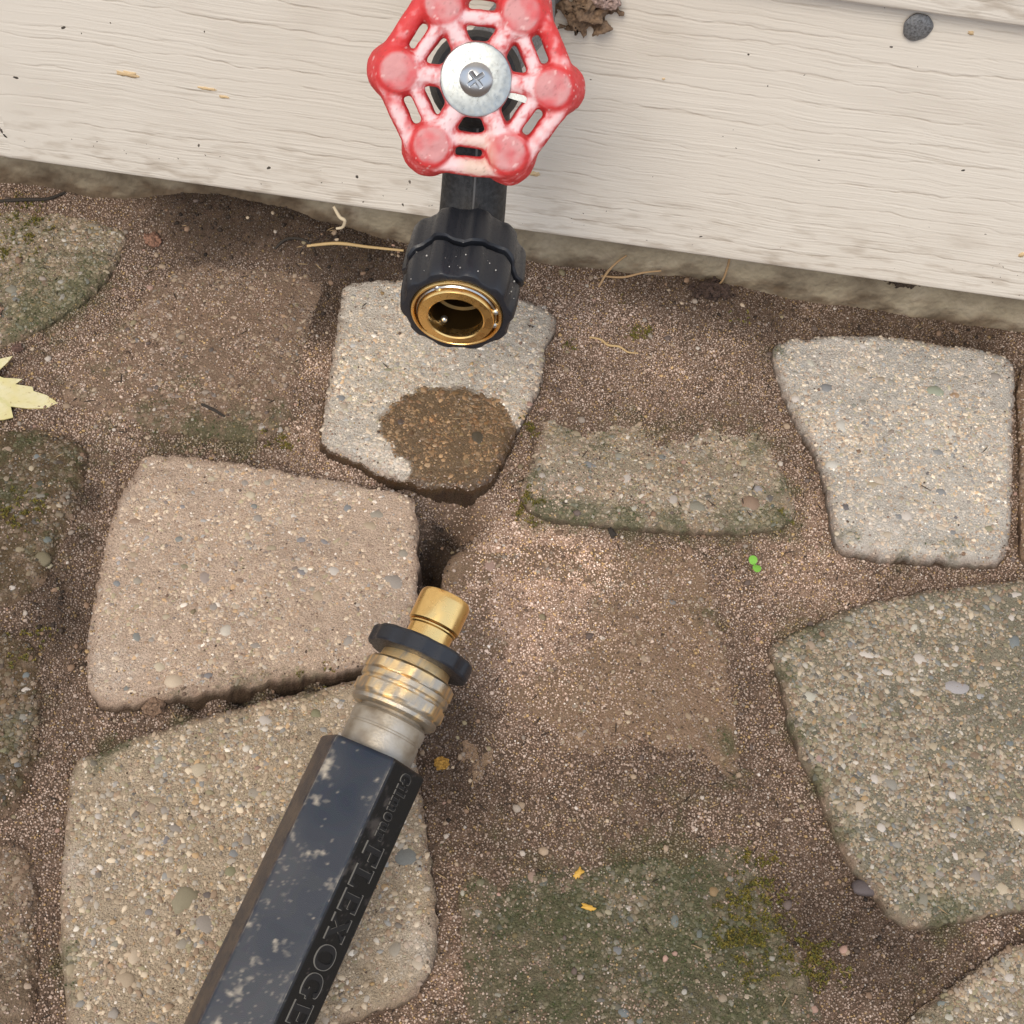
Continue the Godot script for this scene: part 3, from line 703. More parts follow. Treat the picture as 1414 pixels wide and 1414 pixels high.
# ------------------------------------------------------------------ maps over the ground
func splats(list: Array) -> PackedFloat32Array:
	var out := PackedFloat32Array()
	out.resize(NX * NZ)
	for s in list:
		var reach: float = s[2] * 2.3
		for j in range(maxi(0, int((s[1] - reach - Z0) / CELL)), mini(NZ, int((s[1] + reach - Z0) / CELL) + 2)):
			for i in range(maxi(0, int((s[0] - reach - X0) / CELL)), mini(NX, int((s[0] + reach - X0) / CELL) + 2)):
				var dx: float = X0 + i * CELL - s[0]
				var dz: float = Z0 + j * CELL - s[1]
				out[j * NX + i] += s[3] * exp(-(dx * dx + dz * dz) / (s[2] * s[2]))
	return out


func look(map: PackedFloat32Array, x: float, z: float) -> float:
	var fx := clampf((x - X0) / CELL, 0.0, NX - 1.01)
	var fz := clampf((z - Z0) / CELL, 0.0, NZ - 1.01)
	var i := int(fx)
	var j := int(fz)
	fx -= i
	fz -= j
	var at := j * NX + i
	return lerpf(lerpf(map[at], map[at + 1], fx), lerpf(map[at + NX], map[at + NX + 1], fx), fz)


func maps() -> void:
	algae = splats(ALGAE)
	moss = splats(MOSS)
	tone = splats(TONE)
	rise = splats(HEIGHT)
	pale = splats(PALE)
	for q in WET:
		wet.append(Vector2(q[0], q[1]))
	owner_of.resize(NX * NZ)
	owner_of.fill(-1)
	for d in STONES:
		var s := Stone.new()
		s.setup(d)
		for j in range(maxi(0, int((s.c.y - s.reach - Z0) / CELL)), mini(NZ, int((s.c.y + s.reach - Z0) / CELL) + 1)):
			for i in range(maxi(0, int((s.c.x - s.reach - X0) / CELL)), mini(NX, int((s.c.x + s.reach - X0) / CELL) + 1)):
				if s.inset(X0 + (i + .5) * CELL, Z0 + (j + .5) * CELL) > -2.0:
					owner_of[j * NX + i] = stones.size()
		stones.append(s)


class Stone:
	const N := 360
	var c := Vector2.ZERO
	var radius := PackedFloat32Array()
	var lean := PackedFloat32Array()
	var reach := 0.0
	var h: float
	var tz: float
	var base: Color
	var dust: float
	var sprinkle: float
	var gravel: float
	var edge: float
	var data: Dictionary

	func setup(d: Dictionary) -> void:
		data = d
		h = d.h
		tz = d.tz
		base = d.base
		dust = d.dust
		sprinkle = d.sprinkle
		gravel = d.gravel
		edge = d.edge
		var o := []
		for q in d.outline:
			o.append(Vector2(q[0], q[1]))
			c += o[-1]
		c /= o.size()
		var n := o.size()
		radius.resize(N)
		radius.fill(-1.0)
		lean.resize(N)
		var last := -1
		var first := true
		var prev := Vector2.ZERO
		for i in n:
			for k in 24:
				var p: Vector2 = o[i].cubic_interpolate(o[(i + 1) % n], o[(i + n - 1) % n], o[(i + 2) % n], k / 24.0) - c
				for t in 6:
					var q := p if first else prev.lerp(p, (t + 1) / 6.0)
					radius[int(fposmod(q.angle(), TAU) / TAU * N) % N] = q.length()
				prev = p
				first = false
		for i in N * 2:
			if radius[i % N] < 0.0:
				radius[i % N] = radius[(i + N - 1) % N]
		var soft := radius.duplicate()
		for i in N:
			soft[i] = (radius[i] * 2.0 + radius[(i + 1) % N] + radius[(i + N - 1) % N]) / 4.0
		radius = soft
		for i in N:
			var slope := (radius[(i + 2) % N] - radius[(i + N - 2) % N]) / (4.0 * TAU / N)
			lean[i] = 1.0 / sqrt(1.0 + pow(slope / radius[i], 2.0))
			reach = maxf(reach, radius[i])

	func rim(angle: float) -> float:
		var f := fposmod(angle, TAU) / TAU * N
		var i := int(f) % N
		return lerpf(radius[i], radius[(i + 1) % N], f - floorf(f))

	func inset(x: float, z: float) -> float:
		var q := Vector2(x, z) - c
		var i := int(fposmod(q.angle(), TAU) / TAU * N) % N
		return (rim(q.angle()) - q.length()) * lean[i]


func stone_top(s: Stone, x: float, z: float) -> float:
	var d := s.inset(x, z)
	var hh := s.h + s.tz * (z - s.c.y) + .7 * broad.get_noise_2d(x, z) + .4 * middle.get_noise_2d(x + 300.0, z) + .22 * fine.get_noise_2d(x, z)
	var e := s.edge * (1.0 + .5 * broad.get_noise_2d(x * 3.0 + 90.0, z * 3.0))
	var k := 1.0 - clampf((d + 1.0 * middle.get_noise_2d(x, z + 500.0) + .7 * fine.get_noise_2d(x * .8, z * .8 + 90.0)) / e, 0.0, 1.0)
	hh -= 1.3 * maxf(0.0, middle.get_noise_2d(x * 1.3 + 77.0, z * 1.3) - .46) + .5 * maxf(0.0, fine.get_noise_2d(x * .7, z * .7 + 300.0) - .35)
	# broken bites along the edge
	hh -= 1.3 * clampf((4.5 - d) / 4.5, 0.0, 1.0) * maxf(0.0, middle.get_noise_2d(x * .7 + 900.0, z * .7) - .12) * 2.0
	return hh - e * .62 * (1.0 - sqrt(1.0 - k * k * .98))


func sand_top(x: float, z: float) -> float:
	return -2.9 + look(rise, x, z) + .9 * broad.get_noise_2d(x * 1.5 + 700.0, z * 1.5) + .5 * middle.get_noise_2d(x, z + 70.0) + .25 * fine.get_noise_2d(x, z + 40.0) + maxf(0.0, 20.0 - z) / 20.0 * 3.0


func stone_at(x: float, z: float) -> int:
	var i := int((x - X0) / CELL)
	var j := int((z - Z0) / CELL)
	if i < 0 or j < 0 or i >= NX or j >= NZ:
		return -1
	return owner_of[j * NX + i]


func is_wet(x: float, z: float) -> bool:
	if z < 40.0 or z > 125.0 or x < -70.0 or x > 20.0:
		return false
	return Geometry2D.is_point_in_polygon(Vector2(x + 1.3 * middle.get_noise_2d(x * 2.0, z * 2.0) + .9 * fine.get_noise_2d(x, z), z + 1.3 * middle.get_noise_2d(x * 2.0 + 90.0, z * 2.0) + .9 * fine.get_noise_2d(x + 40.0, z)), wet)


func green(x: float, z: float) -> float:
	var a := look(algae, x, z)
	if a < .03:
		return 0.0
	return clampf(a * 1.25 + .6 * middle.get_noise_2d(x * 1.6, z * 1.6 + 33.0) + .8 * broad.get_noise_2d(x * 2.5 + 10.0, z * 2.5) + .5 * fine.get_noise_2d(x, z) - .22, 0.0, 1.0)


# The colour that the stone has there: its cement, with pale bloom, dirt, algae and water soaked in.
func stone_color(s: Stone, x: float, z: float, cement: Color, film: float) -> Color:
	var n := broad.get_noise_2d(x * 1.3, z * 1.3 + 200.0)
	var m := middle.get_noise_2d(x * 1.4 + 50.0, z * 1.4)
	var f := fine.get_noise_2d(x * 1.3, z * 1.3)
	var c := cement * (1.0 + film * (.16 * n + .16 * m + .20 * f))
	var p := clampf(look(pale, x, z) * 1.2 + .5 * m - .1, 0.0, 1.0)
	c = c.lerp(Color(.66, .60, .53), p * .6 * film)
	var dirt := clampf(s.dust * 1.2 + .7 * n + .5 * m + .35 * f - .25, 0.0, 1.0) * (.35 + .65 * s.dust)
	var d := s.inset(x, z)
	dirt = maxf(dirt, clampf((3.2 - d + 2.5 * m) / 4.0, 0.0, 1.0) * .75)
	c = c.lerp(Color(.245, .16, .112) * (1.0 + .3 * m + .35 * f), dirt * film)
	c = c.lerp(Color(.088, .098, .048) * (1.0 + .5 * f), green(x, z) * .70 * film)
	return c


func soak(c: Color) -> Color:
	return Color(c.r * .28, c.g * .205, c.b * .135)


# ------------------------------------------------------------------ setting
func ground() -> void:
	var s := Soup.new()
	for q in [[-40.0, -.299, -.02, .389], [.3, 40.0, -.02, .389], [-40.0, 40.0, .389, 60.0]]:
		s.quad(Vector3(q[0], -.0046, q[2]), Vector3(q[1], -.0046, q[2]), Vector3(q[1], -.0046, q[3]), Vector3(q[0], -.0046, q[3]), 0)
	s.quad(Vector3(-40, -.24, -.02), Vector3(40, -.24, -.02), Vector3(40, -.24, 60), Vector3(-40, -.24, 60), 1)
	s.quad(Vector3(-40, -.0046, 60), Vector3(40, -.0046, 60), Vector3(40, -.24, 60), Vector3(-40, -.24, 60), 2)
	var o := part(self, "ground", solid(s), M.far_soil)
	o.set_meta("kind", "structure")


func house() -> void:
	var wall := thing("house_wall", "cream lap siding wall with embossed wood grain above a strip of concrete foundation", "wall", Vector3.ZERO)
	var f := Soup.new()
	# foundation face with small hollows, as a thick slab
	for i in 400:
		for j in 30:
			var q := []
			for k in [[0, 0], [1, 0], [1, 1], [0, 1]]:
				var x: float = -.30 + .0015 * (i + k[0])
				var y: float = -.012 + .0015 * (j + k[1])
				q.append(Vector3(x, y, .0009 * broad.get_noise_2d(x * 1500.0, y * 1500.0) + .0004 * middle.get_noise_2d(x * 1000.0, y * 1000.0)))
			f.quad(q[0], q[1], q[2], q[3], 0)
			var n := f.c.size()
			for v in 6:
				f.c[n - 6 + v] = splash(f.p[n - 6 + v].x * 1000.0, f.p[n - 6 + v].y * 1000.0)
	for e in [[-1.5, -.30, -.2, .2], [.30, 1.5, -.2, .2], [-.30, .30, .033, .2], [-.30, .30, -.2, -.012]]:
		f.quad(Vector3(e[0], e[2], 0), Vector3(e[1], e[2], 0), Vector3(e[1], e[3], 0), Vector3(e[0], e[3], 0), 6)
	f.quad(Vector3(-1.5, -.2, -.16), Vector3(1.5, -.2, -.16), Vector3(1.5, .2, -.16), Vector3(-1.5, .2, -.16), 1)
	f.quad(Vector3(-1.5, .2, 0), Vector3(1.5, .2, 0), Vector3(1.5, .2, -.16), Vector3(-1.5, .2, -.16), 2)
	f.quad(Vector3(-1.5, -.2, 0), Vector3(1.5, -.2, 0), Vector3(1.5, -.2, -.16), Vector3(-1.5, -.2, -.16), 3)
	f.quad(Vector3(-1.5, -.2, 0), Vector3(-1.5, .2, 0), Vector3(-1.5, .2, -.16), Vector3(-1.5, -.2, -.16), 4)
	f.quad(Vector3(1.5, -.2, 0), Vector3(1.5, .2, 0), Vector3(1.5, .2, -.16), Vector3(1.5, -.2, -.16), 5)
	part(wall, "foundation", solid(f), M.foundation)
	for i in 20:
		part(wall, "siding_board", board_mesh(i), M.siding, Transform3D(Basis.IDENTITY, Vector3(0, .0352 + .1122 * i, 0)))
	var nail := lathe([Vector2(0, 1.5), Vector2(2.6, 1.45), Vector2(4.0, 1.1), Vector2(4.6, .55), Vector2(4.6, 0), Vector2(4.2, -.2), Vector2(1.5, -.2), Vector2(1.5, -9), Vector2(0, -10)], 32, 0, func(th: float, w: Vector2) -> Vector2: return Vector2(w.x * (1.0 + .03 * sin(th * 3.0 + 1.0) + .02 * sin(th * 7.0)), w.y))
	part(wall, "nail_head", nail, M.dark_zinc, Transform3D(axes(Vector3(.05, .08, 1), Vector3.RIGHT), Vector3(.1055, .1393, .0146)))
	# tan flecks where paint has come off, and specks of dirt
	for q in [[-154.7, 80.3, 9.5, 2.6], [-126.7, 79.0, 7.5, 1.3], [-121.0, 76.6, 4.0, 1.3], [-8.9, 62.4, 5.2, 2.4], [171.0, 57.0, 2.4, 2.6], [122.5, 139.5, 2.2, 1.6], [17.0, 136.0, 1.5, 1.9], [30.0, 108.0, 1.2, .7]]:
		part(wall, "bare_fleck", blob_mesh(q[2], q[3], .35, int(q[0])), M.fleck, Transform3D(Basis(Vector3.RIGHT, deg_to_rad(-3.4)), Vector3(q[0], q[1], 20.15 - (q[1] - 35.2) * .0585) * .001))
	var where := []
	var tint := []
	for i in 290:
		var x := rng.randf_range(-240, 240)
		var low := rng.randf() < .55
		var y := rng.randf_range(38, 52) if low else rng.randf_range(38, 146)
		if low and broad.get_noise_2d(x, 5.0) < -.05 and rng.randf() < .7:
			continue
		var k := rng.randf_range(.12, .34) if rng.randf() < .88 else rng.randf_range(.4, .75)
		where.append(Transform3D(Basis(Vector3.BACK, rng.randf() * TAU).scaled_local(Vector3(k * rng.randf_range(1, 2.2), k, k * .5) * .001), Vector3(x, y, 20.1 - (y - 35.2) * .0585) * .001))
		var g := rng.randf_range(.03, .16)
		tint.append(Color(g, g * .85, g * .7))
	scatter(wall, "dirt_specks", pebble_mesh(3, .3, 0), M.grain, where, tint)


# soil splashed on the foot of the foundation
func splash(x: float, y: float) -> Color:
	var soil := clampf((9.0 - (y - sand_top(x, 1.0))) / 9.0 + .9 * middle.get_noise_2d(x * .6, y) + .5 * broad.get_noise_2d(x, y) - .1 + (.35 if x < -80.0 else 0.0), 0.0, 1.0)
	var c := Color(1, 1, 1).lerp(Color(.34, .26, .21), soil * .85) * (1.0 + .2 * fine.get_noise_2d(x, y))
	return Color(c.r, c.g, c.b)


func board_mesh(i: int) -> ArrayMesh:
	# profile (z, y) mm from the bottom edge up; the front leans back towards the top
	var prof := [Vector2(12.9, .3), Vector2(18.6, 0), Vector2(19.5, .35), Vector2(20.0, 1.1), Vector2(20.05, 2.4), Vector2(16.3, 66.0), Vector2(12.7, 127.0), Vector2(5.4, 127.0)]
	var s := Soup.new()
	var x0 := -1.5
	var along := 60
	for k in along:
		var xa := x0 + 3.0 * k / along
		var xb := x0 + 3.0 * (k + 1) / along
		for j in prof.size():
			var a: Vector2 = prof[j]
			var b: Vector2 = prof[(j + 1) % prof.size()]
			var q := [Vector3(xa, a.y * .001, a.x * .001), Vector3(xb, a.y * .001, a.x * .001), Vector3(xb, b.y * .001, b.x * .001), Vector3(xa, b.y * .001, b.x * .001)]
			s.quad(q[0], q[1], q[2], q[3], 0 if j < 6 else j)
			for v in [0, 1, 2, 0, 2, 3]:
				s.u.append(Vector2((q[v].x + .205 + i * .137) / .41, 1.0 - q[v].y / .154))
	for e in [x0, x0 + 3.0]:
		for j in range(1, prof.size() - 1):
			s.tri(Vector3(e, prof[0].y * .001, prof[0].x * .001), Vector3(e, prof[j].y * .001, prof[j].x * .001), Vector3(e, prof[j + 1].y * .001, prof[j + 1].x * .001), 20)
			for v in 3:
				s.u.append(Vector2(.01 * v, .02))
	return solid(s)


# a thin irregular flake lying in its own XY plane; mm
func blob_mesh(w: float, h: float, t: float, seed_: int) -> ArrayMesh:
	var s := Soup.new()
	var r := RandomNumberGenerator.new()
	r.seed = seed_ + 99
	var n := 18
	var ring := []
	for k in n:
		var a := TAU * k / n
		var e := r.randf_range(.55, 1.12)
		ring.append(Vector2(signf(cos(a)) * pow(absf(cos(a)), .7) * w * .5, signf(sin(a)) * pow(absf(sin(a)), .7) * h * .5) * e)
	for k in n:
		var a: Vector2 = ring[k]
		var b: Vector2 = ring[(k + 1) % n]
		s.tri(Vector3(0, 0, t) * .001, Vector3(a.x * .9, a.y * .9, t) * .001, Vector3(b.x * .9, b.y * .9, t) * .001, 0)
		s.quad(Vector3(a.x * .9, a.y * .9, t) * .001, Vector3(a.x, a.y, -.2) * .001, Vector3(b.x, b.y, -.2) * .001, Vector3(b.x * .9, b.y * .9, t) * .001, 0)
		s.tri(Vector3(0, 0, -.2) * .001, Vector3(b.x, b.y, -.2) * .001, Vector3(a.x, a.y, -.2) * .001, 1)
	return solid(s)


func pavement() -> void:
	var root := Node3D.new()
	root.name = "pavement"
	add_child(root)
	root.set_meta("kind", "structure")
	root.set_meta("label", "old cobbled paving of uneven concrete stones set in sand")
	var shapes := []
	for i in 6:
		shapes.append(pebble_mesh(40 + i, .15, 1))
	var chips := [pebble_mesh(60, .2, 0), pebble_mesh(61, .2, 0), pebble_mesh(62, .25, 0)]
	for at in stones.size():
		paving_stone(root, at, shapes, chips)


func paving_stone(root: Node3D, at: int, shapes: Array, chips: Array) -> void:
	var s := stones[at]
	var n := 420 if at == 0 else 300
	var rings := 110 if at == 0 else 64
	var verts := PackedVector3Array()
	var cols := PackedColorArray()
	var damp := PackedByteArray()
	var origin := Vector3(s.c.x, 0, s.c.y) * .001
	for j in rings + 6:
		var f := 1.0 - pow(1.0 - minf(1.0, float(j) / rings), 1.5) if j > 0 else .004
		for k in n:
			var a := TAU * k / n
			var r := s.rim(a) * f
			var wob := 1.1 * middle.get_noise_2d(s.c.x + 60.0 * cos(a), s.c.y + 60.0 * sin(a)) + .5 * fine.get_noise_2d(s.c.x + 60.0 * cos(a), s.c.y + 60.0 * sin(a))
			var x := s.c.x + (r + wob * f) * cos(a)
			var z := s.c.y + (r + wob * f) * sin(a)
			var y := stone_top(s, x, z)
			var c := stone_color(s, x, z, s.base, 1.0)
			if j > rings:
				var low := (j - rings) / 5.0
				var out := 1.2 * low + .7 * middle.get_noise_3d(x * 1.5, j * 4.0, z * 1.5)
				y = lerpf(y, -26.0, pow(low, 1.3))
				x += cos(a) * out
				z += sin(a) * out
				c = Color(.12, .08, .055) * (1.0 + .4 * fine.get_noise_2d(x * 2.0, z * 2.0))
			var w := at == 0 and (is_wet(x, z) or (j >= rings - 6 and z > 88.0))
			if at == 0 and j <= rings:
				var damp_share := 1.0 if w and z > 88.0 and j >= rings - 6 else 0.0
				for q in [[0.0, 0.0], [1.1, .4], [-1.1, -.3], [.3, 1.2], [-.4, -1.2]]:
					damp_share += .2 if is_wet(x + q[0], z + q[1]) else 0.0
				c = c.lerp(soak(c), minf(1.0, damp_share))
			elif w:
				c = c * .6
			verts.append(Vector3(x, y, z) * .001 - origin)
			cols.append(Color(c.r, c.g, c.b))
			damp.append(1 if w else 0)
	var tris := [PackedInt32Array(), PackedInt32Array()]
	for j in rings + 5:
		for k in n:
			var a := j * n + k
			var b := j * n + (k + 1) % n
			var c := b + n
			var d := a + n
			tris[1 if damp[a] and damp[c] else 0].append_array([a, d, c, a, c, b])
	for k in range(1, n - 1):
		tris[0].append_array([0, k, k + 1])
	var normals := PackedVector3Array()
	normals.resize(verts.size())
	for t in 2:
		for i in range(0, tris[t].size(), 3):
			var p: int = tris[t][i]
			var q: int = tris[t][i + 1]
			var w: int = tris[t][i + 2]
			var face := (verts[w] - verts[p]).cross(verts[q] - verts[p])
			normals[p] += face
			normals[q] += face
			normals[w] += face
	var wrong := normals[n * 8].y < 0.0
	for i in normals.size():
		normals[i] = normals[i].normalized() * (-1.0 if wrong else 1.0)
	if wrong:
		for t in 2:
			for i in range(0, tris[t].size(), 3):
				var q: int = tris[t][i]
				tris[t][i] = tris[t][i + 1]
				tris[t][i + 1] = q
	var arrays := []
	arrays.resize(Mesh.ARRAY_MAX)
	arrays[Mesh.ARRAY_VERTEX] = verts
	arrays[Mesh.ARRAY_COLOR] = cols
	var mesh := ArrayMesh.new()
	for t in 2:
		if tris[t].size() == 0:
			continue
		arrays[Mesh.ARRAY_NORMAL] = normals
		arrays[Mesh.ARRAY_INDEX] = tris[t]
		mesh.add_surface_from_arrays(Mesh.PRIMITIVE_TRIANGLES, arrays)
		mesh.surface_set_material(mesh.get_surface_count() - 1, M.wet_concrete if t else M.concrete)
	var o := MeshInstance3D.new()
	o.name = numbered(root, "paving_stone")
	o.mesh = mesh
	o.position = origin
	o.set_meta("label", s.data.label)
	root.add_child(o, true)
	# pebbles that can be told apart
	var area := PI * s.reach * s.reach * .62
	var list: Array = s.data.pebbles.duplicate()
	var seen_here := absf(s.c.x) < 260.0 and s.c.y < 320.0
	var extra := int(area * .0045 * s.gravel) if seen_here else 0
	for i in extra:
		var a := rng.randf() * TAU
		var r := s.rim(a) * sqrt(rng.randf()) * .93
		var big := 1.9 + 1.7 * pow(rng.randf(), 2.0)
		list.append([s.c.x + r * cos(a), s.c.y + r * sin(a), big * rng.randf_range(.9, 1.4), big * rng.randf_range(.7, 1.0), pick([0, 0, 0, 1, 1, 3, 3, 3, 5, 4, 2, 8])])
	for q in list:
		var x: float = q[0]
		var z: float = q[1]
		if sand_top(x, z) > stone_top(s, x, z) + .2:
			continue
		var w: float = q[2] * .5
		var d: float = q[3] * .5
		var base: Color = GRAVEL[q[4]]
		var c := base * rng.randf_range(.88, 1.1)
		c = c.lerp(stone_color(s, x, z, s.base, 1.0), .16 + .3 * s.dust)
		c = c.lerp(Color(.085, .105, .04), green(x, z) * .35)
		if at == 0 and is_wet(x, z):
			c = Color(c.r * .5, c.g * .4, c.b * .3)
		var m := pebble_material(c, at == 0 and is_wet(x, z))
		var thick := minf(w, d) * .55
		var b := Basis(Vector3.UP, rng.randf_range(-.5, .5)) * Basis(Vector3.RIGHT, rng.randf_range(-.1, .1))
		part(o, "pebble", shapes[rng.randi() % shapes.size()], m, Transform3D(b.scaled_local(Vector3(w, thick, d) * .0011), Vector3(x, stone_top(s, x, z) - thick * .62, z) * .001 - origin))
	# the fine gravel of the concrete
	var where := [[], []]
	var tint := [[], []]
	var count := int(area * 1.5 * s.gravel) if seen_here else int(area * .2 * s.gravel)
	for i in count:
		var a := rng.randf() * TAU
		var r := s.rim(a) * sqrt(rng.randf()) * .985
		var x := s.c.x + r * cos(a)
		var z := s.c.y + r * sin(a)
		var y := stone_top(s, x, z)
		if sand_top(x, z) > y:
			continue
		# a skin of cement hides the gravel in places and near the edges
		if rng.randf() > clampf(.72 + 1.1 * broad.get_noise_2d(x * 2.2 + 40.0 * at, z * 2.2) + .5 * middle.get_noise_2d(x, z + 900.0), .25, 1.0) * clampf(.35 + s.inset(x, z) / 9.0, .35, 1.0):
			continue
		var u := rng.randf()
		var big := (.28 + .22 * rng.randf() + .85 * pow(u, 6.0)) * (1.0 if at in [1, 3] else 1.12)
		var kind: int = pick([0, 0, 0, 0, 0, 0, 1, 1, 1, 2, 3, 3, 3, 3, 4, 5, 5, 5, 5, 6, 7, 8, 8])
		var c: Color = GRAVEL[kind] * rng.randf_range(.75, 1.15)
		var lum := (s.base.r + s.base.g + s.base.b) / 1.05
		c = c * lerpf(1.0, lum, .55 if lum > .6 else .85)
		c = stone_color(s, x, z, c.lerp(s.base, .28), .85)
		var w := at == 0 and is_wet(x, z)
		if w:
			c = soak(c) * rng.randf_range(.8, 2.0)
		var b := Basis(Vector3.UP, rng.randf() * TAU) * Basis(Vector3.RIGHT, rng.randf_range(-.3, .3))
		var flat := big * rng.randf_range(.4, .7)
		where[1 if w else 0].append(Transform3D(b.scaled_local(Vector3(big * rng.randf_range(.8, 1.4), flat, big * rng.randf_range(.7, 1.0)) * .001), Vector3(x, y - flat * .42, z) * .001 - origin))
		tint[1 if w else 0].append(Color(c.r, c.g, c.b))
	scatter(o, "fine_gravel", chips[at % 3], M.gravel, where[0], tint[0])
	scatter(o, "wet_fine_gravel", chips[at % 3], M.wet_gravel, where[1], tint[1])


func pebble_material(c: Color, is_damp: bool) -> StandardMaterial3D:
	var q := Color(c.r, c.g, c.b).linear_to_srgb()
	q = Color(snappedf(q.r, .02), snappedf(q.g, .02), snappedf(q.b, .02))
	var key := "pebble_%s_%s" % [q.to_html(false), is_damp]
	if not M.has(key):
		var m := StandardMaterial3D.new()
		m.resource_name = key
		m.albedo_color = q
		m.roughness = .35 if is_damp else .72
		m.albedo_texture = M.concrete.albedo_texture
		m.uv1_triplanar = true
		m.uv1_scale = Vector3.ONE * .35
		M[key] = m
	return M[key]


func pick(list: Array) -> int:
	return list[rng.randi() % list.size()]


func sand() -> void:
	var root := Node3D.new()
	root.name = "sand"
	add_child(root)
	root.set_meta("kind", "stuff")
	root.set_meta("label", "pinkish brown sand and soil filling the joints of the paving")
	var step := 1.4
	var nx := 430
	var nz := 284
	var st := SurfaceTool.new()
	st.begin(Mesh.PRIMITIVE_TRIANGLES)
	for j in nz:
		for i in nx:
			var x := -300.0 + i * step
			var z := -6.0 + j * step
			var y := sand_top(x, z)
			var side := minf(minf(i, nx - 1 - i), nz - 1 - j)
			if side < 5:
				y = lerpf(y, -4.9, 1.0 - side / 5.0)
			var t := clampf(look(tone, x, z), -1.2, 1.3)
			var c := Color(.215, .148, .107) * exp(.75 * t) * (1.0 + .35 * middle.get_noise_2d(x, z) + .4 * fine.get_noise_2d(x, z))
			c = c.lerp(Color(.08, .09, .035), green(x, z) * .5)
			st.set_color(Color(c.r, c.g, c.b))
			st.add_vertex(Vector3(x, y, z) * .001)
	for j in nz - 1:
		for i in nx - 1:
			var a := j * nx + i
			for k in [a, a + 1, a + nx, a + 1, a + nx + 1, a + nx]:
				st.add_index(k)
	st.generate_normals()
	var bed := part(root, "sand_bed", st.commit(), M.soil)
	bed.set_meta("kind", "stuff")
	var shapes := [pebble_mesh(80, .3, 0), pebble_mesh(81, .3, 0), pebble_mesh(82, .35, 0)]
	var where := [[], [], []]
	var tint := [[], [], []]
	var tuft_at := []
	var tuft_tint := []
	var gap := .72
	for j in int(382.0 / gap):
		for i in int(590.0 / gap):
			var x := -295.0 + (i + rng.randf()) * gap
			var z := -5.0 + (j + rng.randf()) * gap
			# only where the place is looked at: a generous border round the near ground
			if absf(x) > 268.0 - z * .32 or (rng.randf() > .4 and absf(x) > 250.0 - z * .32):
				continue
			var y := sand_top(x, z)
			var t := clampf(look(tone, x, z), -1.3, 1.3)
			var here := stone_at(x, z)
			var chance := .90 + .1 * t
			var g := green(x, z)
			if here >= 0:
				var s := stones[here]
				var top := stone_top(s, x, z)
				if s.inset(x, z) > 0.0 and top > y:
					chance = s.sprinkle * clampf(.55 + 1.3 * middle.get_noise_2d(x + 20.0, z) + .9 * broad.get_noise_2d(x * 2.0, z * 2.0) + .5 * t + .6 * clampf((y - top + 2.2) / 2.2, 0.0, 1.0), .03, 1.0)
					if here == 0 and is_wet(x, z):
						chance *= .15
					chance = clampf(chance + .35 * clampf((4.5 - s.inset(x, z)) / 4.5, 0.0, 1.0) * (.5 + middle.get_noise_2d(x, z + 20.0)), 0.0, 1.0) * (1.0 - .6 * g)
					y = top
			var mo := look(moss, x, z)
			if mo > .12 and rng.randf() < clampf(mo * 3.0 * (middle.get_noise_2d(x * 1.5, z * 1.5) - .02 + .25 * mo), 0.0, 1.0):
				var swell := clampf(middle.get_noise_2d(x * 1.5, z * 1.5) * 2.2, 0.0, 1.2)
				for copy in 3:
					var k := rng.randf_range(.45, .95)
					tuft_at.append(Transform3D((Basis(Vector3.UP, rng.randf() * TAU) * Basis(Vector3.RIGHT, rng.randf_range(-.7, .7))).scaled_local(Vector3.ONE * k * .001), Vector3(x + rng.randf_range(-.4, .4), y - .1 + swell * rng.randf(), z + rng.randf_range(-.4, .4)) * .001))
					var mc := Color(.30, .225, .04).lerp(Color(.11, .125, .03), rng.randf()) * rng.randf_range(.45, 1.4)
					tuft_tint.append(Color(mc.r, mc.g, mc.b))
			elif g > .5 and rng.randf() < .10:
				var k := rng.randf_range(.4, .8)
				tuft_at.append(Transform3D((Basis(Vector3.UP, rng.randf() * TAU) * Basis(Vector3.RIGHT, rng.randf_range(-.7, .7))).scaled_local(Vector3.ONE * k * .001), Vector3(x, y - .1, z) * .001))
				var mc := Color(.07, .10, .03) * rng.randf_range(.6, 1.5)
				tuft_tint.append(Color(mc.r, mc.g, mc.b))
			if rng.randf() > chance:
				continue
			var big := rng.randf_range(.25, .44) if rng.randf() < .97 else rng.randf_range(.45, .8)
			var u := rng.randf()
			var c := Color(.415, .303, .237)
			if u < .24:
				c = Color(.545, .425, .35)
			elif u < .255:
				c = Color(.70, .62, .55)
			elif u < .50:
				c = Color(.28, .185, .135)
			elif u < .60:
				c = Color(.10, .068, .05)
			elif u < .68:
				c = Color(.46, .31, .15)
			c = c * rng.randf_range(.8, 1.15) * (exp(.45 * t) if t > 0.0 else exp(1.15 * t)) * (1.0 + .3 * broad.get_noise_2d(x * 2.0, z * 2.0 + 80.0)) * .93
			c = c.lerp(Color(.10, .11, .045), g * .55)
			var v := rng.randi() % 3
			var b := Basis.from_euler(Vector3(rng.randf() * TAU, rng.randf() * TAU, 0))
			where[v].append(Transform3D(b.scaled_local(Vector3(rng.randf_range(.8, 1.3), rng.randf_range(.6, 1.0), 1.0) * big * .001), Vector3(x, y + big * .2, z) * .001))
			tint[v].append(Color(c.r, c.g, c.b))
	for v in 3:
		scatter(root, "sand_grains", shapes[v], M.grain, where[v], tint[v])
	# black crumbs of soil in the open joints
	var crumb_at := []
	var crumb_tint := []
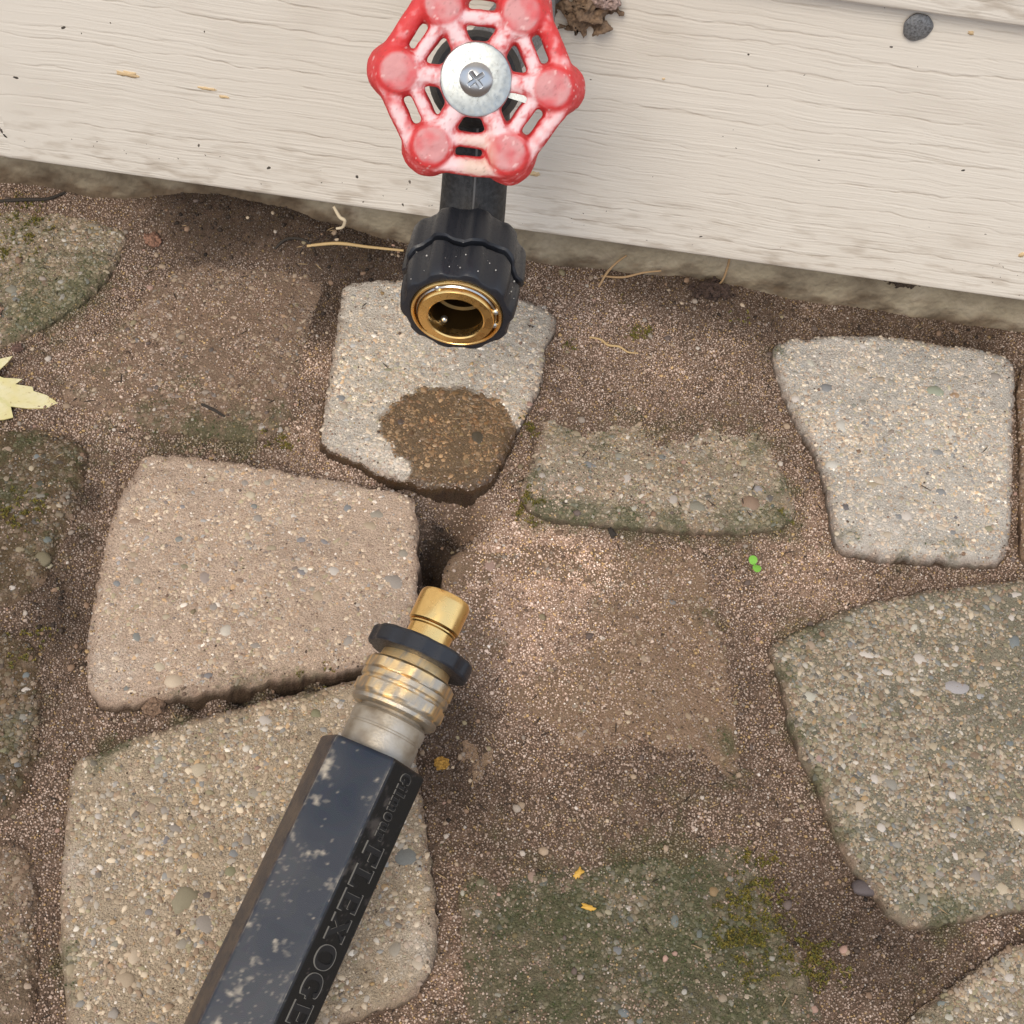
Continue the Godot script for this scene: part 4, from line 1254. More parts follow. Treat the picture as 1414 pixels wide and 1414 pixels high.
	for i in 60000:
		var x := rng.randf_range(-270, 270)
		var z := rng.randf_range(2, 330)
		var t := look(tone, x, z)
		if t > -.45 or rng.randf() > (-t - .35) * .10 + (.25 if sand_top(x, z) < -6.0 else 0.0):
			continue
		var here := stone_at(x, z)
		if here >= 0 and stones[here].inset(x, z) > 0.0 and stone_top(stones[here], x, z) > sand_top(x, z):
			continue
		var k := rng.randf_range(.5, 1.3)
		crumb_at.append(Transform3D(Basis.from_euler(Vector3(rng.randf() * TAU, rng.randf() * TAU, 0)).scaled_local(Vector3(1, .7, .8) * k * .001), Vector3(x, sand_top(x, z) + k * .3, z) * .001))
		var g := rng.randf_range(.3, 1.3)
		crumb_tint.append(Color(.055 * g, .038 * g, .028 * g))
	scatter(root, "soil_crumbs", pebble_mesh(90, .4, 0), M.grain, crumb_at, crumb_tint)
	var grit_at := []
	var grit_tint := []
	var bit_at := []
	var bit_tint := []
	for i in 5200:
		var x := rng.randf_range(-270, 250)
		var z := rng.randf_range(2, 330)
		var y := sand_top(x, z)
		var here := stone_at(x, z)
		var on_stone := false
		if here >= 0 and stones[here].inset(x, z) > 0.0 and stone_top(stones[here], x, z) > y:
			y = stone_top(stones[here], x, z)
			on_stone = true
			if rng.randf() > stones[here].sprinkle * .8:
				continue
		if rng.randf() < .30:
			var k := rng.randf_range(.5, .9) + 1.0 * pow(rng.randf(), 4.0)
			grit_at.append(Transform3D(Basis.from_euler(Vector3(rng.randf() * .6, rng.randf() * TAU, 0)).scaled_local(Vector3(1.2, .7, .9) * k * .001), Vector3(x, y + k * .1, z) * .001))
			var c: Color = GRAVEL[pick([0, 0, 1, 2, 3, 5, 5, 5, 6, 8, 11])] * rng.randf_range(.6, 1.0)
			c = c.lerp(Color(.26, .17, .12), .35)
			grit_tint.append(Color(c.r, c.g, c.b))
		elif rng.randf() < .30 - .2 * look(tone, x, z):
			var l := rng.randf_range(.8, 2.4)
			bit_at.append(Transform3D(Basis.from_euler(Vector3(rng.randf_range(-.3, .3), rng.randf() * TAU, rng.randf() * TAU)).scaled_local(Vector3(.22, .18, l) * .001), Vector3(x, y + .4, z) * .001))
			var c := pick([0, 0, 0, 1])
			bit_tint.append(Color(.035, .026, .02) if c == 0 else Color(.34, .24, .13))
	scatter(root, "grit", pebble_mesh(91, .22, 0), M.gravel, grit_at, grit_tint)
	scatter(root, "plant_litter", pebble_mesh(92, .3, 0), M.grain, bit_at, bit_tint)
	var moss_root := Node3D.new()
	moss_root.name = "moss"
	add_child(moss_root)
	moss_root.set_meta("kind", "stuff")
	moss_root.set_meta("label", "olive and yellow green moss tufts along the edges of the paving stones")
	scatter(moss_root, "moss_tufts", tuft_mesh(), M.moss, tuft_at, tuft_tint)


func tuft_mesh() -> ArrayMesh:
	var s := Soup.new()
	var r := RandomNumberGenerator.new()
	r.seed = 17
	for i in 6:
		var a := TAU * i / 6.0 + r.randf()
		var d := Vector3(cos(a), 0, sin(a))
		var w := Vector3(-sin(a), 0, cos(a)) * .16
		var lean := r.randf_range(.3, 1.1)
		var tall := r.randf_range(.7, 1.3)
		var b := d * lean * .4 + Vector3.UP * tall * .6
		var t := d * lean + Vector3.UP * tall
		s.quad(-w, w, b + w * .8, b - w * .8, -1)
		s.tri(b - w * .8, b + w * .8, t, -1)
	return solid(s)


# ------------------------------------------------------------------ the tap
const WHEEL_TURN := -6.0

func wheel_field(p: Vector3) -> float:
	var r := Vector2(p.x, p.y).length()
	var a := fposmod(atan2(p.y, p.x) - deg_to_rad(WHEEL_TURN) + PI / 6.0, PI / 3.0) - PI / 6.0
	var q := Vector2(r * cos(a), r * absf(sin(a)))
	# the round knob at each corner: a button whose flat face leans inwards
	var t := clampf((p.z + 3.2) / 7.6, 0.0, 1.0)
	var side := ((q - Vector2(22.2 - 2.1 * t, 0)).length() - (7.3 - 2.3 * t * t)) * .95 + 1.3
	var tall := absf(p.z - .5) - 3.9 + 1.3
	var d := minf(maxf(side, tall), 0.0) + Vector2(maxf(side, 0.0), maxf(tall, 0.0)).length() - 1.3
	d = soft(d, bar(q, p.z, Vector2(19.2, 11.08), Vector2(23.3, 4.0), -.6, 1.0, 2.5), 1.1)
	d = soft(d, bar(q, p.z, Vector2(13.3, 7.68), Vector2(16.9, 1.5), -.6, 1.7, 2.0), 1.2)
	d = soft(d, bar(q, p.z, Vector2(5.0, 0), Vector2(19.0, 0), -.2 + .06 * (r - 10.0), 1.2, 2.9), 1.5)
	var hub := Vector2(maxf(r - 8.8, 0.0), maxf(absf(p.z + .6) - 2.4, 0.0)).length() - .8
	return soft(d, hub, .8) + .38 * broad.get_noise_3d(p.x * 4.5, p.y * 4.5, p.z * 4.5) + .10 * middle.get_noise_3d(p.x * 5.0, p.y * 5.0, p.z * 5.0)


func bar(q: Vector2, z: float, a: Vector2, b: Vector2, zc: float, half: float, r: float) -> float:
	var ab := b - a
	var h := clampf((q - a).dot(ab) / ab.length_squared(), 0.0, 1.0)
	return Vector2((q - a - ab * h).length(), maxf(absf(z - zc) - half, 0.0)).length() - r


func soft(a: float, b: float, k: float) -> float:
	var h := maxf(k - absf(a - b), 0.0) / k
	return minf(a, b) - h * h * k * .25


func wheel_shade(p: Vector3, n: Vector3) -> Color:
	var r := Vector2(p.x, p.y).length()
	var a := fposmod(atan2(p.y, p.x) - deg_to_rad(WHEEL_TURN) + PI / 6.0, PI / 3.0) - PI / 6.0
	var q := Vector2(r * cos(a), r * absf(sin(a)))
	var m := middle.get_noise_2d(p.x * 1.6 + 40.0, p.y * 1.6)
	var f := fine.get_noise_2d(p.x * 1.4, p.y * 1.4 + 20.0)
	var red := Color(.64, .048, .05) * (1.0 + .12 * m)
	var chalk := Color(.84, .60, .61)
	var knob := clampf((6.4 - (q - Vector2(21.2, 0)).length()) / 1.2, 0.0, 1.0)
	var face := clampf((n.z - .5) / .35, 0.0, 1.0)
	# chalky where it has faded: spokes, hub and inner bars; knobs keep red rims and worn pinkish faces
	var fade := face * clampf((20.5 - r) / 4.0, 0.0, 1.0) * (1.0 - knob) * clampf(1.05 + 1.3 * m + .5 * f, 0.0, 1.0)
	fade = maxf(fade, face * (1.0 - knob) * clampf(.30 + .9 * m - p.y * .035, 0.0, .95))
	var c := red.lerp(chalk, clampf(fade, 0.0, 1.0) * .95)
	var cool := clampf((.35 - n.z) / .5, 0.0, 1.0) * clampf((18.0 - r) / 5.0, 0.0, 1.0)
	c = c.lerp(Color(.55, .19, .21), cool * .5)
	var worn := clampf((5.2 - (q - Vector2(20.3, 0)).length()) / .9, 0.0, 1.0) * clampf((n.z - .75) / .15, 0.0, 1.0)
	var patchy := clampf(.75 + 1.6 * middle.get_noise_2d(p.x * .9 + 7.0, p.y * .9 + 77.0), 0.0, 1.0)
	c = c.lerp(Color(.60, .275, .275).lerp(Color(.62, .115, .125), 1.0 - patchy), worn * .95)
	# dusty beige on the lower bars and in the corners, dark flecks of dirt
	var low := clampf((-p.y - 9.0) / 10.0, 0.0, 1.0) * clampf((6.0 - absf(p.x)) / 4.0, 0.0, 1.0) * face
	c = c.lerp(Color(.66, .50, .38), low * .75)
	# grime in the recesses and chips on the high edges
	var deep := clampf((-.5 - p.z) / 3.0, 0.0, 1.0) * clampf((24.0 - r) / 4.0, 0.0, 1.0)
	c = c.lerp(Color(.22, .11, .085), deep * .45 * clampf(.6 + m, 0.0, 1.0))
	if middle.get_noise_3d(p.x * 4.0, p.y * 4.0, p.z * 4.0 + 50.0) > .50 and r > 15.0:
		c = c.lerp(Color(.78, .50, .48), .7)
	if fine.get_noise_2d(p.x * 2.4 + 9.0, p.y * 2.4) > .60:
		c = c.lerp(Color(.10, .06, .045), .35 * (1.0 - worn * .3))
	return Color(clampf(c.r, 0, 1), clampf(c.g, 0, 1), clampf(c.b, 0, 1))


func screw_field(p: Vector3) -> float:
	var dome := p.length() - 6.4
	var d := maxf(maxf(dome, Vector2(p.x, p.y).length() - 4.35), 3.6 - p.z)
	var w := .42 + maxf(0.0, p.z - 5.0) * .16
	var depth := 4.6 + Vector2(p.x, p.y).length() * .5
	for turn in [.62, .62 + PI / 2]:
		var u := p.x * cos(turn) + p.y * sin(turn)
		var v := -p.x * sin(turn) + p.y * cos(turn)
		d = maxf(d, -maxf(maxf(absf(v) - w, absf(u) - 2.5), depth - p.z))
	return d


func tap() -> void:
	var base := Vector3(-.021, .141, .020)
	var t := thing("garden_tap", "black garden tap with a faded red wheel handle and a brass lined hose connector", "tap", base)
	var hc := Vector3(-.0253, .1627, .1016)
	var n := Vector3(.0685, .606, .7925).normalized()
	var right := Vector3(.990, .080, -.114)
	var up := Vector3(-.139, .568, -.811)
	var wb := Basis((right - n * right.dot(n)).normalized(), Vector3.ZERO, n)
	wb.y = wb.z.cross(wb.x)
	var wheel := Transform3D(wb, hc - base)
	var handle := part(t, "wheel_handle", nets(Vector3(-30, -30, -6), Vector3(30, 30, 6), .52, wheel_field, wheel_shade), M.red_paint, wheel)
	handle.set_meta("label", "red six knobbed wheel handle faded to chalky pink")
	part(handle, "washer", lathe([Vector2(3.2, 4.3), Vector2(8.6, 4.3), Vector2(9.2, 4.1), Vector2(9.45, 3.7), Vector2(9.3, 3.2), Vector2(3.2, 3.2), Vector2(3.2, 4.3)], 64), M.zinc)
	part(handle, "screw", nets(Vector3(-4.6, -4.6, 3.3), Vector3(4.6, 4.6, 6.7), .13, screw_field, plain_shade), M.steel, Transform3D(Basis.IDENTITY, Vector3(0, 0, .0006)))
	var tab := Soup.new()
	tab.box(Vector3(11.2, -3.6, 1.95) * .001, Vector3(7.5, 3.4, 1.1) * .001, Basis(Vector3.BACK, -.3))
	part(handle, "metal_tab", solid(tab), M.zinc)
	part(t, "stem", lathe([Vector2(0, -2), Vector2(4.2, -2), Vector2(4.2, -14), Vector2(0, -14)], 24), M.steel, wheel)
	part(t, "packing_nut", lathe([Vector2(0, -12), Vector2(8.6, -12), Vector2(9.4, -12.8), Vector2(9.4, -19), Vector2(11, -19.2), Vector2(11.6, -20), Vector2(11.6, -28), Vector2(0, -29)], 48, 6), M.tap_plastic, wheel)
	var b := (hc - n * .040) * 1000.0 - base * 1000.0
	part(t, "valve_body", lathe([Vector2(0, 15), Vector2(8, 14.4), Vector2(11.6, 12), Vector2(13.4, 7), Vector2(13.8, 0), Vector2(13.2, -6), Vector2(10.6, -11), Vector2(6, -14), Vector2(0, -15)], 40), M.tap_plastic, Transform3D(wb, b * .001))
	var face := Vector3(-24.9, 90.3, 117.8) - base * 1000.0
	var axis := Vector3(.012, -.03, 1.0).normalized()
	var back := face - axis * 27.0
	var path := curve([b, b + Vector3(1.2, -16, -.5), b + Vector3(2.0, -31, 3.0), back + Vector3(-.2, 4.5, -10.0), back + axis * 1.0], 8)
	var radii := []
	for i in path.size():
		radii.append(lerpf(9.7, 10.6, float(i) / path.size()) + .5 * maxf(0.0, float(i) / path.size() - .8) * 5.0)
	var spout := part(t, "spout", tube(path, radii, 40), M.tap_plastic)
	var seam := []
	var seam_r := []
	for i in path.size() - 4:
		var tg: Vector3 = (path[i + 1] - path[maxi(i - 1, 0)]).normalized()
		var out := Vector3(.08, .55, .83)
		out = (out - tg * out.dot(tg)).normalized()
		seam.append(path[i] + out * (radii[i] - .12))
		seam_r.append(.38)
	part(spout, "mould_seam", tube(seam, seam_r, 8), M.seam)
	part(t, "supply_pipe", tube([b + Vector3(1, 2, -3), Vector3(4, 1, 22), Vector3(2, 0, 2)], [9.0, 9.4, 9.8], 32), M.dark_zinc)
	part(t, "wall_flange", lathe([Vector2(0, 4.0), Vector2(11, 4.0), Vector2(12.5, 3.0), Vector2(15.5, .8), Vector2(16, -2.5), Vector2(0, -3.0)], 48), M.dark_zinc, Transform3D(Basis.IDENTITY, Vector3(.001, .001, -.003)))
	connector(t, Transform3D(axes(axis, Vector3(.99, .10, 0)), face * .001))


func connector(t: Node3D, xf: Transform3D) -> void:
	var ribs := func(th: float, w: Vector2) -> Vector2:
		var k := clampf((w.x - 15.2) / 1.5, 0.0, 1.0)
		var f := absf(fposmod(th * 10.0 / TAU, 1.0) - .5) * 2.0
		return Vector2(w.x * (1.0 + k * .068 * (smoothstep(.25, .75, f) - .5)), w.y + (1.3 * sin(th * 5.0 + .6) if w.y < -11.5 and w.y > -16.0 else 0.0))
	var sleeve := part(t, "connector_sleeve", lathe([Vector2(13.9, -7), Vector2(13.9, -.6), Vector2(14.2, -.1), Vector2(15.6, 0), Vector2(16.3, -.35), Vector2(16.7, -1.1), Vector2(17.3, -6), Vector2(17.5, -11), Vector2(17.3, -12.6), Vector2(16.4, -13.4), Vector2(14.0, -13.6), Vector2(13.9, -7)], 120, 0, ribs), M.plastic, xf)
	part(t, "connector_collar", lathe([Vector2(13.5, -14.6), Vector2(17.6, -14.2), Vector2(18.3, -14.7), Vector2(18.4, -16.5), Vector2(18.2, -22), Vector2(17.9, -25.6), Vector2(17.1, -27.2), Vector2(15.0, -27.9), Vector2(9.0, -28.2), Vector2(9.0, -20), Vector2(13.5, -14.2)], 120, 0, ribs), M.plastic, xf)
	part(sleeve, "brass_rim", lathe([Vector2(13.95, -6), Vector2(13.95, .2), Vector2(13.7, .75), Vector2(13.2, .85), Vector2(12.85, .45), Vector2(12.7, -1.2), Vector2(12.7, -6.0), Vector2(13.95, -6)], 96), M.brass)
	part(sleeve, "brass_tube", lathe([Vector2(12.8, -4.0), Vector2(11.7, -3.6), Vector2(11.7, .2), Vector2(11.6, 1.6), Vector2(11.3, 2.1), Vector2(8.8, 2.3), Vector2(8.4, 2.0), Vector2(8.2, 1.2), Vector2(8.2, -1.0)], 96), M.brass)
	part(sleeve, "steel_clip", lathe([Vector2(11.85, .5), Vector2(12.2, .1), Vector2(12.2, -.5), Vector2(11.8, -.8), Vector2(11.65, -.2), Vector2(11.85, .5)], 80), M.steel)
	part(sleeve, "dark_bore", lathe([Vector2(8.2, -1.0), Vector2(8.4, -9.0), Vector2(7.6, -9.6), Vector2(7.4, -18), Vector2(0, -18.5)], 64), M.dark_brass)
	var ball := SphereMesh.new()
	ball.radius = .0012
	ball.height = .0024
	ball.radial_segments = 20
	ball.rings = 12
	for q in [[2.0, 12.05, -.2], [.15, 12.1, -.3], [-.35, 12.1, -.4], [-2.2, 7.7, -3.0]]:
		part(sleeve, "steel_ball", ball, M.steel, Transform3D(Basis.IDENTITY, Vector3(q[1] * cos(q[0]), q[1] * sin(q[0]), q[2]) * .001))
	# drops of water on the plastic
	var drops := []
	var tint := []
	for i in 90:
		var th := rng.randf_range(.2, PI - .2) if rng.randf() < .8 else rng.randf() * TAU
		var z := rng.randf_range(-24, -2)
		var k := .10 + .26 * pow(rng.randf(), 2.5)
		drops.append(Transform3D(Basis.IDENTITY.scaled(Vector3.ONE * k * .001), Vector3(17.45 * cos(th), 17.45 * sin(th), z) * .001))
		tint.append(Color(.55, .53, .5) * rng.randf_range(.5, 1.1))
	var o := MultiMeshInstance3D.new()
	scatter(sleeve, "grit_specks", pebble_mesh(7, .2, 0), M.gravel, drops, tint)
	o.free()


# ------------------------------------------------------------------ the hose
func hose() -> void:
	var end := Vector3(-28.4, 45.0, 243.2)
	var axis := Vector3(.26942, .25816, -.92778).normalized()
	var root := thing("garden_hose", "black garden hose end with brass plug and lettered six sided grip, pointing at the tap", "hose", Vector3(end.x, 0, end.z) * .001)
	var to_cam := Vector3(0, 387, 395) - end
	var b := axes(axis, Vector3.ZERO)
	var y := (to_cam - axis * to_cam.dot(axis)).normalized()
	b = Basis(y.cross(axis).normalized(), y, axis)
	var xf := Transform3D(b, Vector3(0, end.y, 0) * .001)
	grip(root, xf)
	# brass and steel parts in front of the grip
	part(root, "ferrule", lathe([Vector2(0, -2), Vector2(10.2, -2), Vector2(10.6, 2.0), Vector2(10.65, 6.2), Vector2(10.4, 6.5), Vector2(10.4, 6.9), Vector2(10.7, 7.2), Vector2(10.75, 10.5), Vector2(10.2, 11.2), Vector2(9.4, 11.4), Vector2(9.4, 13), Vector2(0, 13)], 80), M.ferrule, xf)
	var nut := lathe([Vector2(9.4, 12.2), Vector2(11.6, 12.2), Vector2(12.5, 12.8), Vector2(12.7, 13.8), Vector2(12.2, 14.5), Vector2(12.6, 14.8), Vector2(13.3, 15.4), Vector2(13.3, 18.1), Vector2(12.5, 18.6), Vector2(12.5, 19.2), Vector2(13.0, 19.7), Vector2(13.0, 21.2), Vector2(12.4, 21.6), Vector2(13.2, 22.0), Vector2(13.2, 24.7), Vector2(12.2, 25.4), Vector2(10.6, 25.8), Vector2(10.2, 28.4), Vector2(0, 28.4)], 120, 0, func(th: float, w: Vector2) -> Vector2:
		var in_band := w.x > 12.8 and (w.y < 18.4 and w.y > 15.0 or w.y > 21.8)
		var f := fposmod(th, TAU / 8.0) - PI / 8.0
		return Vector2(w.x * (minf(1.0, cos(PI / 8.0) * 1.025 / cos(f)) if in_band else 1.0), w.y), 8, 12.9)
	part(root, "hose_nut", brassy(nut), M.worn_brass, xf)
	part(root, "flange_ring", lathe([Vector2(9.6, 28.4), Vector2(13.8, 28.5), Vector2(15.0, 28.7), Vector2(15.4, 29.2), Vector2(15.4, 32.8), Vector2(14.9, 33.5), Vector2(13.4, 33.8), Vector2(8, 33.9), Vector2(6.0, 33.9)], 108, 0, func(th: float, w: Vector2) -> Vector2:
		var f := absf(fposmod(th * 9.0 / TAU, 1.0) - .5) * 2.0
		return Vector2(w.x * (1.0 - (.040 * (1.0 - smoothstep(.15, .55, f)) if w.x > 13.0 else 0.0)), w.y)), M.plastic, xf)
	part(root, "brass_neck", lathe([Vector2(7.6, 33.6), Vector2(7.2, 34.2), Vector2(6.6, 34.6), Vector2(6.55, 38.6), Vector2(7.0, 39.0), Vector2(7.0, 39.4), Vector2(6.2, 39.6)], 80), M.brass, xf)
	part(root, "brass_plug", lathe([Vector2(6.2, 39.6), Vector2(7.1, 39.7), Vector2(7.55, 40.1), Vector2(7.6, 40.6), Vector2(7.6, 47.6), Vector2(7.45, 48.6), Vector2(7.0, 49.3), Vector2(6.2, 49.6), Vector2(5.6, 49.4), Vector2(5.4, 48.5), Vector2(5.3, 42), Vector2(0, 42)], 96), M.brass, xf)
	# the hose itself runs down to the ground and away
	var p0 := Vector3(0, end.y, 0) - axis * 104.0
	var p1 := p0 - axis * 16.0
	p1.y = 13.5
	var p2 := p1 + Vector3(-18, -4, 60)
	p2.y = 9.8
	var p3 := p2 + Vector3(-30, 0, 160)
	p3.y = 9.0
	var p4 := p3 + Vector3(60, 0, 260)
	p4.y = 9.0
	var path := curve([p0 + axis * 6.0, p0, p1, p2, p3, p4], 10)
	var radii := []
	for i in path.size():
		radii.append(8.6)
	part(root, "hose_tube", tube(path, radii, 28), M.tap_plastic)


func brassy(mesh: ArrayMesh) -> ArrayMesh:
	var a := mesh.surface_get_arrays(0)
	var v: PackedVector3Array = a[Mesh.ARRAY_VERTEX]
	var c := PackedColorArray()
	for p in v:
		var q := p * 1000.0
		var m := middle.get_noise_3d(q.x * 2.4, q.y * 2.4, q.z * 3.0)
		var ring := 1.0 if q.z > 21.8 or (q.z > 14.9 and q.z < 18.4) else 0.0
		var k := clampf(.22 + 2.1 * m + .25 * ring - (.5 if q.z < 14.6 else 0.0) + (.9 if q.z > 25.3 else 0.0), 0.0, 1.0)
		var w := Color(.47, .42, .355).lerp(Color(.93, .67, .34), k)
		c.append(w)
	a[Mesh.ARRAY_COLOR] = c
	var out := ArrayMesh.new()
	out.add_surface_from_arrays(Mesh.PRIMITIVE_TRIANGLES, a)
	return out


func grip(root: Node3D, xf: Transform3D) -> void:
	var R := 15.7
	var corners := []
	for k in 6:
		var a := deg_to_rad(13.0 + 60.0 * k)
		var q := Vector2(-cos(a), sin(a)) * R
		corners.append(q)
	# the top face a little wider than the others
	var along: Vector2 = (corners[1] - corners[2]).normalized()
	for k in 6:
		corners[k] += along * signf(corners[k].dot(along)) * (.9 if absf(corners[k].dot(along)) < R * .8 else .2)
	var s := Soup.new()
	var L := 106.0
	var nz := 212
	for k in 6:
		var a: Vector2 = corners[k]
		var b: Vector2 = corners[(k + 1) % 6]
		var nrm := Vector2(b.y - a.y, a.x - b.x).normalized()
		var nu := 34 if k <= 2 else 6
		var grid := []
		for j in nz + 1:
			var row := []
			for i in nu + 1:
				var u := float(i) / nu
				var p := a.lerp(b, u)
				# corners rounded off a little
				var e := minf(u, 1.0 - u) * a.distance_to(b)
				if e < .7:
					p *= 1.0 - .022 * pow(1.0 - e / .7, 2.0)
				var zz := -L * j / nz
				var front := clampf((zz + .9) / .9, 0.0, 1.0)
				p *= 1.0 - .05 * front * front
				row.append([Vector3(p.x, p.y, zz) * .001, grip_color(k, u, zz, p)])
			grid.append(row)
		for j in nz:
			for i in nu:
				var q := [grid[j][i], grid[j][i + 1], grid[j + 1][i + 1], grid[j + 1][i]]
				for v in [0, 1, 2, 0, 2, 3]:
					s.p.append(q[v][0])
					s.c.append(q[v][1])
				s.g.append(k)
				s.g.append(k)
	for e in [0.0, -L]:
		for k in 6:
			var f := .95 if e == 0.0 else 1.0
			var a: Vector2 = corners[k] * f * .978
			var b: Vector2 = corners[(k + 1) % 6] * f * .978
			s.tri(Vector3(0, 0, e) * .001, Vector3(a.x, a.y, e) * .001, Vector3(b.x, b.y, e) * .001, 10, Color(.012, .012, .013))
	var g := part(root, "grip", solid(s), M.rubber, xf)
	# raised lettering along the right hand face: letters are parts of their own
	var a: Vector2 = corners[0]
	var b: Vector2 = corners[1]
	var mid := (a + b) / 2.0
	var across := (a - b).normalized()
	var out := Vector2(a.y - b.y, b.x - a.x).normalized()
	if out.dot(mid) < 0.0:
		out = -out
	var lb := Basis(Vector3(0, 0, -1), Vector3(across.x, across.y, 0), Vector3.ZERO)
	lb.z = lb.x.cross(lb.y)
	if lb.z.dot(Vector3(out.x, out.y, 0)) < 0.0:
		lb.y = -lb.y
		lb.z = -lb.z
	write_on(g, "Gilmour", ["Droid Serif"], 4.6, 1.8, 21.0, mid, out, lb, -.6)
	write_on(g, "FLEXOGEN", ["Droid Serif"], 8.0, 21.8, 79.0, mid, out, lb, -.2)


func write_on(g: Node3D, text: String, font_names: Array, tall: float, from: float, to: float, mid: Vector2, out: Vector2, lb: Basis, lift: float) -> void:
	var font := SystemFont.new()
	font.font_names = PackedStringArray(font_names)
	font.font_weight = 700
	var meshes := []
	var total := 0.0
	var wides := []
	for ch in text:
		var tm := TextMesh.new()
		tm.font = font
		tm.text = ch
		tm.font_size = 64
		tm.pixel_size = .001
		tm.depth = .02
		tm.curve_step = 2.0
		meshes.append(tm)
		var w := tm.get_aabb().size.x * 1000.0
		wides.append(w)
		total += w + 5.0
	var scale_x := (to - from) / total
	var z := from
	for i in text.length():
		var tm: TextMesh = meshes[i]
		var box := tm.get_aabb()
		var big: float = 46.0 if text == "FLEXOGEN" else 47.0
		var sy := tall / big
		var w: float = wides[i] * scale_x
		var cz := z + w / 2.0
		z += w + 5.0 * scale_x
		if cz > 103.0:
			continue
		# place letters by their own middle so that all stand on one line
		var c := box.get_center()
		var base_y := (box.position.y + box.size.y * .5) * 1000.0 * sy
		if text == "Gilmour":
			base_y = (box.size.y * .5 * 1000.0 - 18.0) * sy
		else:
			base_y = 0.0
		for layer in 2:
			var f := 1.0 if layer == 0 else .90
			var basis := Basis(lb.x * scale_x * (1.0 if layer == 0 else 1.0 - 2.6 / maxf(wides[i], 8.0)), lb.y * sy * f, lb.z * (.018 if layer == 0 else .026))
			var spot := Vector3(mid.x, mid.y, -cz) + lb.y * (base_y + lift) + Vector3(out.x, out.y, 0) * .02
			part(g, "letter" if layer else "letter_outline", tm, M.letter if layer else M.letter_edge, Transform3D(basis, spot * .001 - basis * Vector3(c.x, c.y, 0)))


func grip_color(k: int, u: float, z: float, p: Vector2) -> Color:
	var m := middle.get_noise_3d(z * .9, u * 14.0 + k * 31.0, 5.0)
	var w := broad.get_noise_3d(z * 1.6, u * 26.0 + k * 50.0, 9.0)
	var f := fine.get_noise_3d(z * .9, u * 14.0, k * 9.0)
	var c := Color(.015, .022, .037)  # bluish sky reflection painted into the base colour; the lettered face stays black
	var dust := clampf(m * 2.1 + w * 1.3 + f * .9 - .80, 0.0, 1.0)
	var rub := clampf(1.0 - minf(u, 1.0 - u) * 22.0, 0.0, 1.0) * clampf(.5 + 1.4 * m + .8 * f, 0.0, 1.0)
	var line := absf(fine.get_noise_3d(z * .12 + u * 1.5, u * 40.0 - z * .3, k * 17.0 + 3.0))
	dust = maxf(dust, clampf((.030 - line) * 24.0, 0.0, .5) * clampf(w * 2.0, 0.0, 1.0))
	dust = maxf(dust, rub * .45)
	if k == 1:
		dust = maxf(dust, clampf(.05 + .10 * w, 0.0, .10))
	if k == 2:
		dust = clampf(.62 + .6 * m + .5 * f + .4 * w, 0.0, .95)
		return c.lerp(Color(.105, .078, .062), dust)
	if k == 0:
		return Color(.012, .012, .014).lerp(Color(.16, .14, .12), clampf(dust * .35 + (.25 if f > .62 else 0.0), 0.0, .5))
	return c.lerp(Color(.42, .365, .29), dust * .9 + (.3 if f > .66 else 0.0))


# ------------------------------------------------------------------ small things
func strand(called: String, label: String, category: String, points: Array, r: float, m: Material, group := "") -> void:
	var path := curve(points, 7)
	var radii := []
	for i in path.size():
		radii.append(r * (1.0 - .55 * absf(float(i) / path.size() - .35)))
	var o := part(self, called, tube(path, radii, 7), m)
	tag(o, label, category, group)


func on_ground(x: float, z: float) -> float:
	var y := sand_top(x, z)
	var k := stone_at(x, z)
	if k >= 0 and stones[k].inset(x, z) > 0.0:
		y = maxf(y, stone_top(stones[k], x, z))
	return y


func g(x: float, z: float, up := 0.0) -> Vector3:
	return Vector3(x, on_ground(x, z) + up, z)


func clod(called: String, label: String, category: String, at: Vector3, size: Vector3, color: Color, rough: float, seed_: int) -> void:
	var n := FastNoiseLite.new()
	n.seed = seed_
	n.frequency = .22
	n.fractal_octaves = 3
	var wave := clampf(9.0 / size.length(), .75, 2.0)
	var field := func(p: Vector3) -> float:
		var q := p / size
		return (q.length() - 1.0) * minf(size.x, minf(size.y, size.z)) + rough * n.get_noise_3d(p.x * wave, p.y * wave, p.z * wave)
	var shade := func(p: Vector3, _n: Vector3) -> Color:
		var k := 1.0 + .8 * n.get_noise_3d(p.x * 4.0, p.y * 4.0 + 9.0, p.z * 4.0)
		return Color(color.r * k, color.g * k, color.b * k)
	var reach := size * 1.5 + Vector3.ONE * rough
	var o := part(self, called, nets(-reach, reach, size.length() / 16.0, field, shade), M.mud, Transform3D(Basis.IDENTITY, at * .001))
	tag(o, label, category)


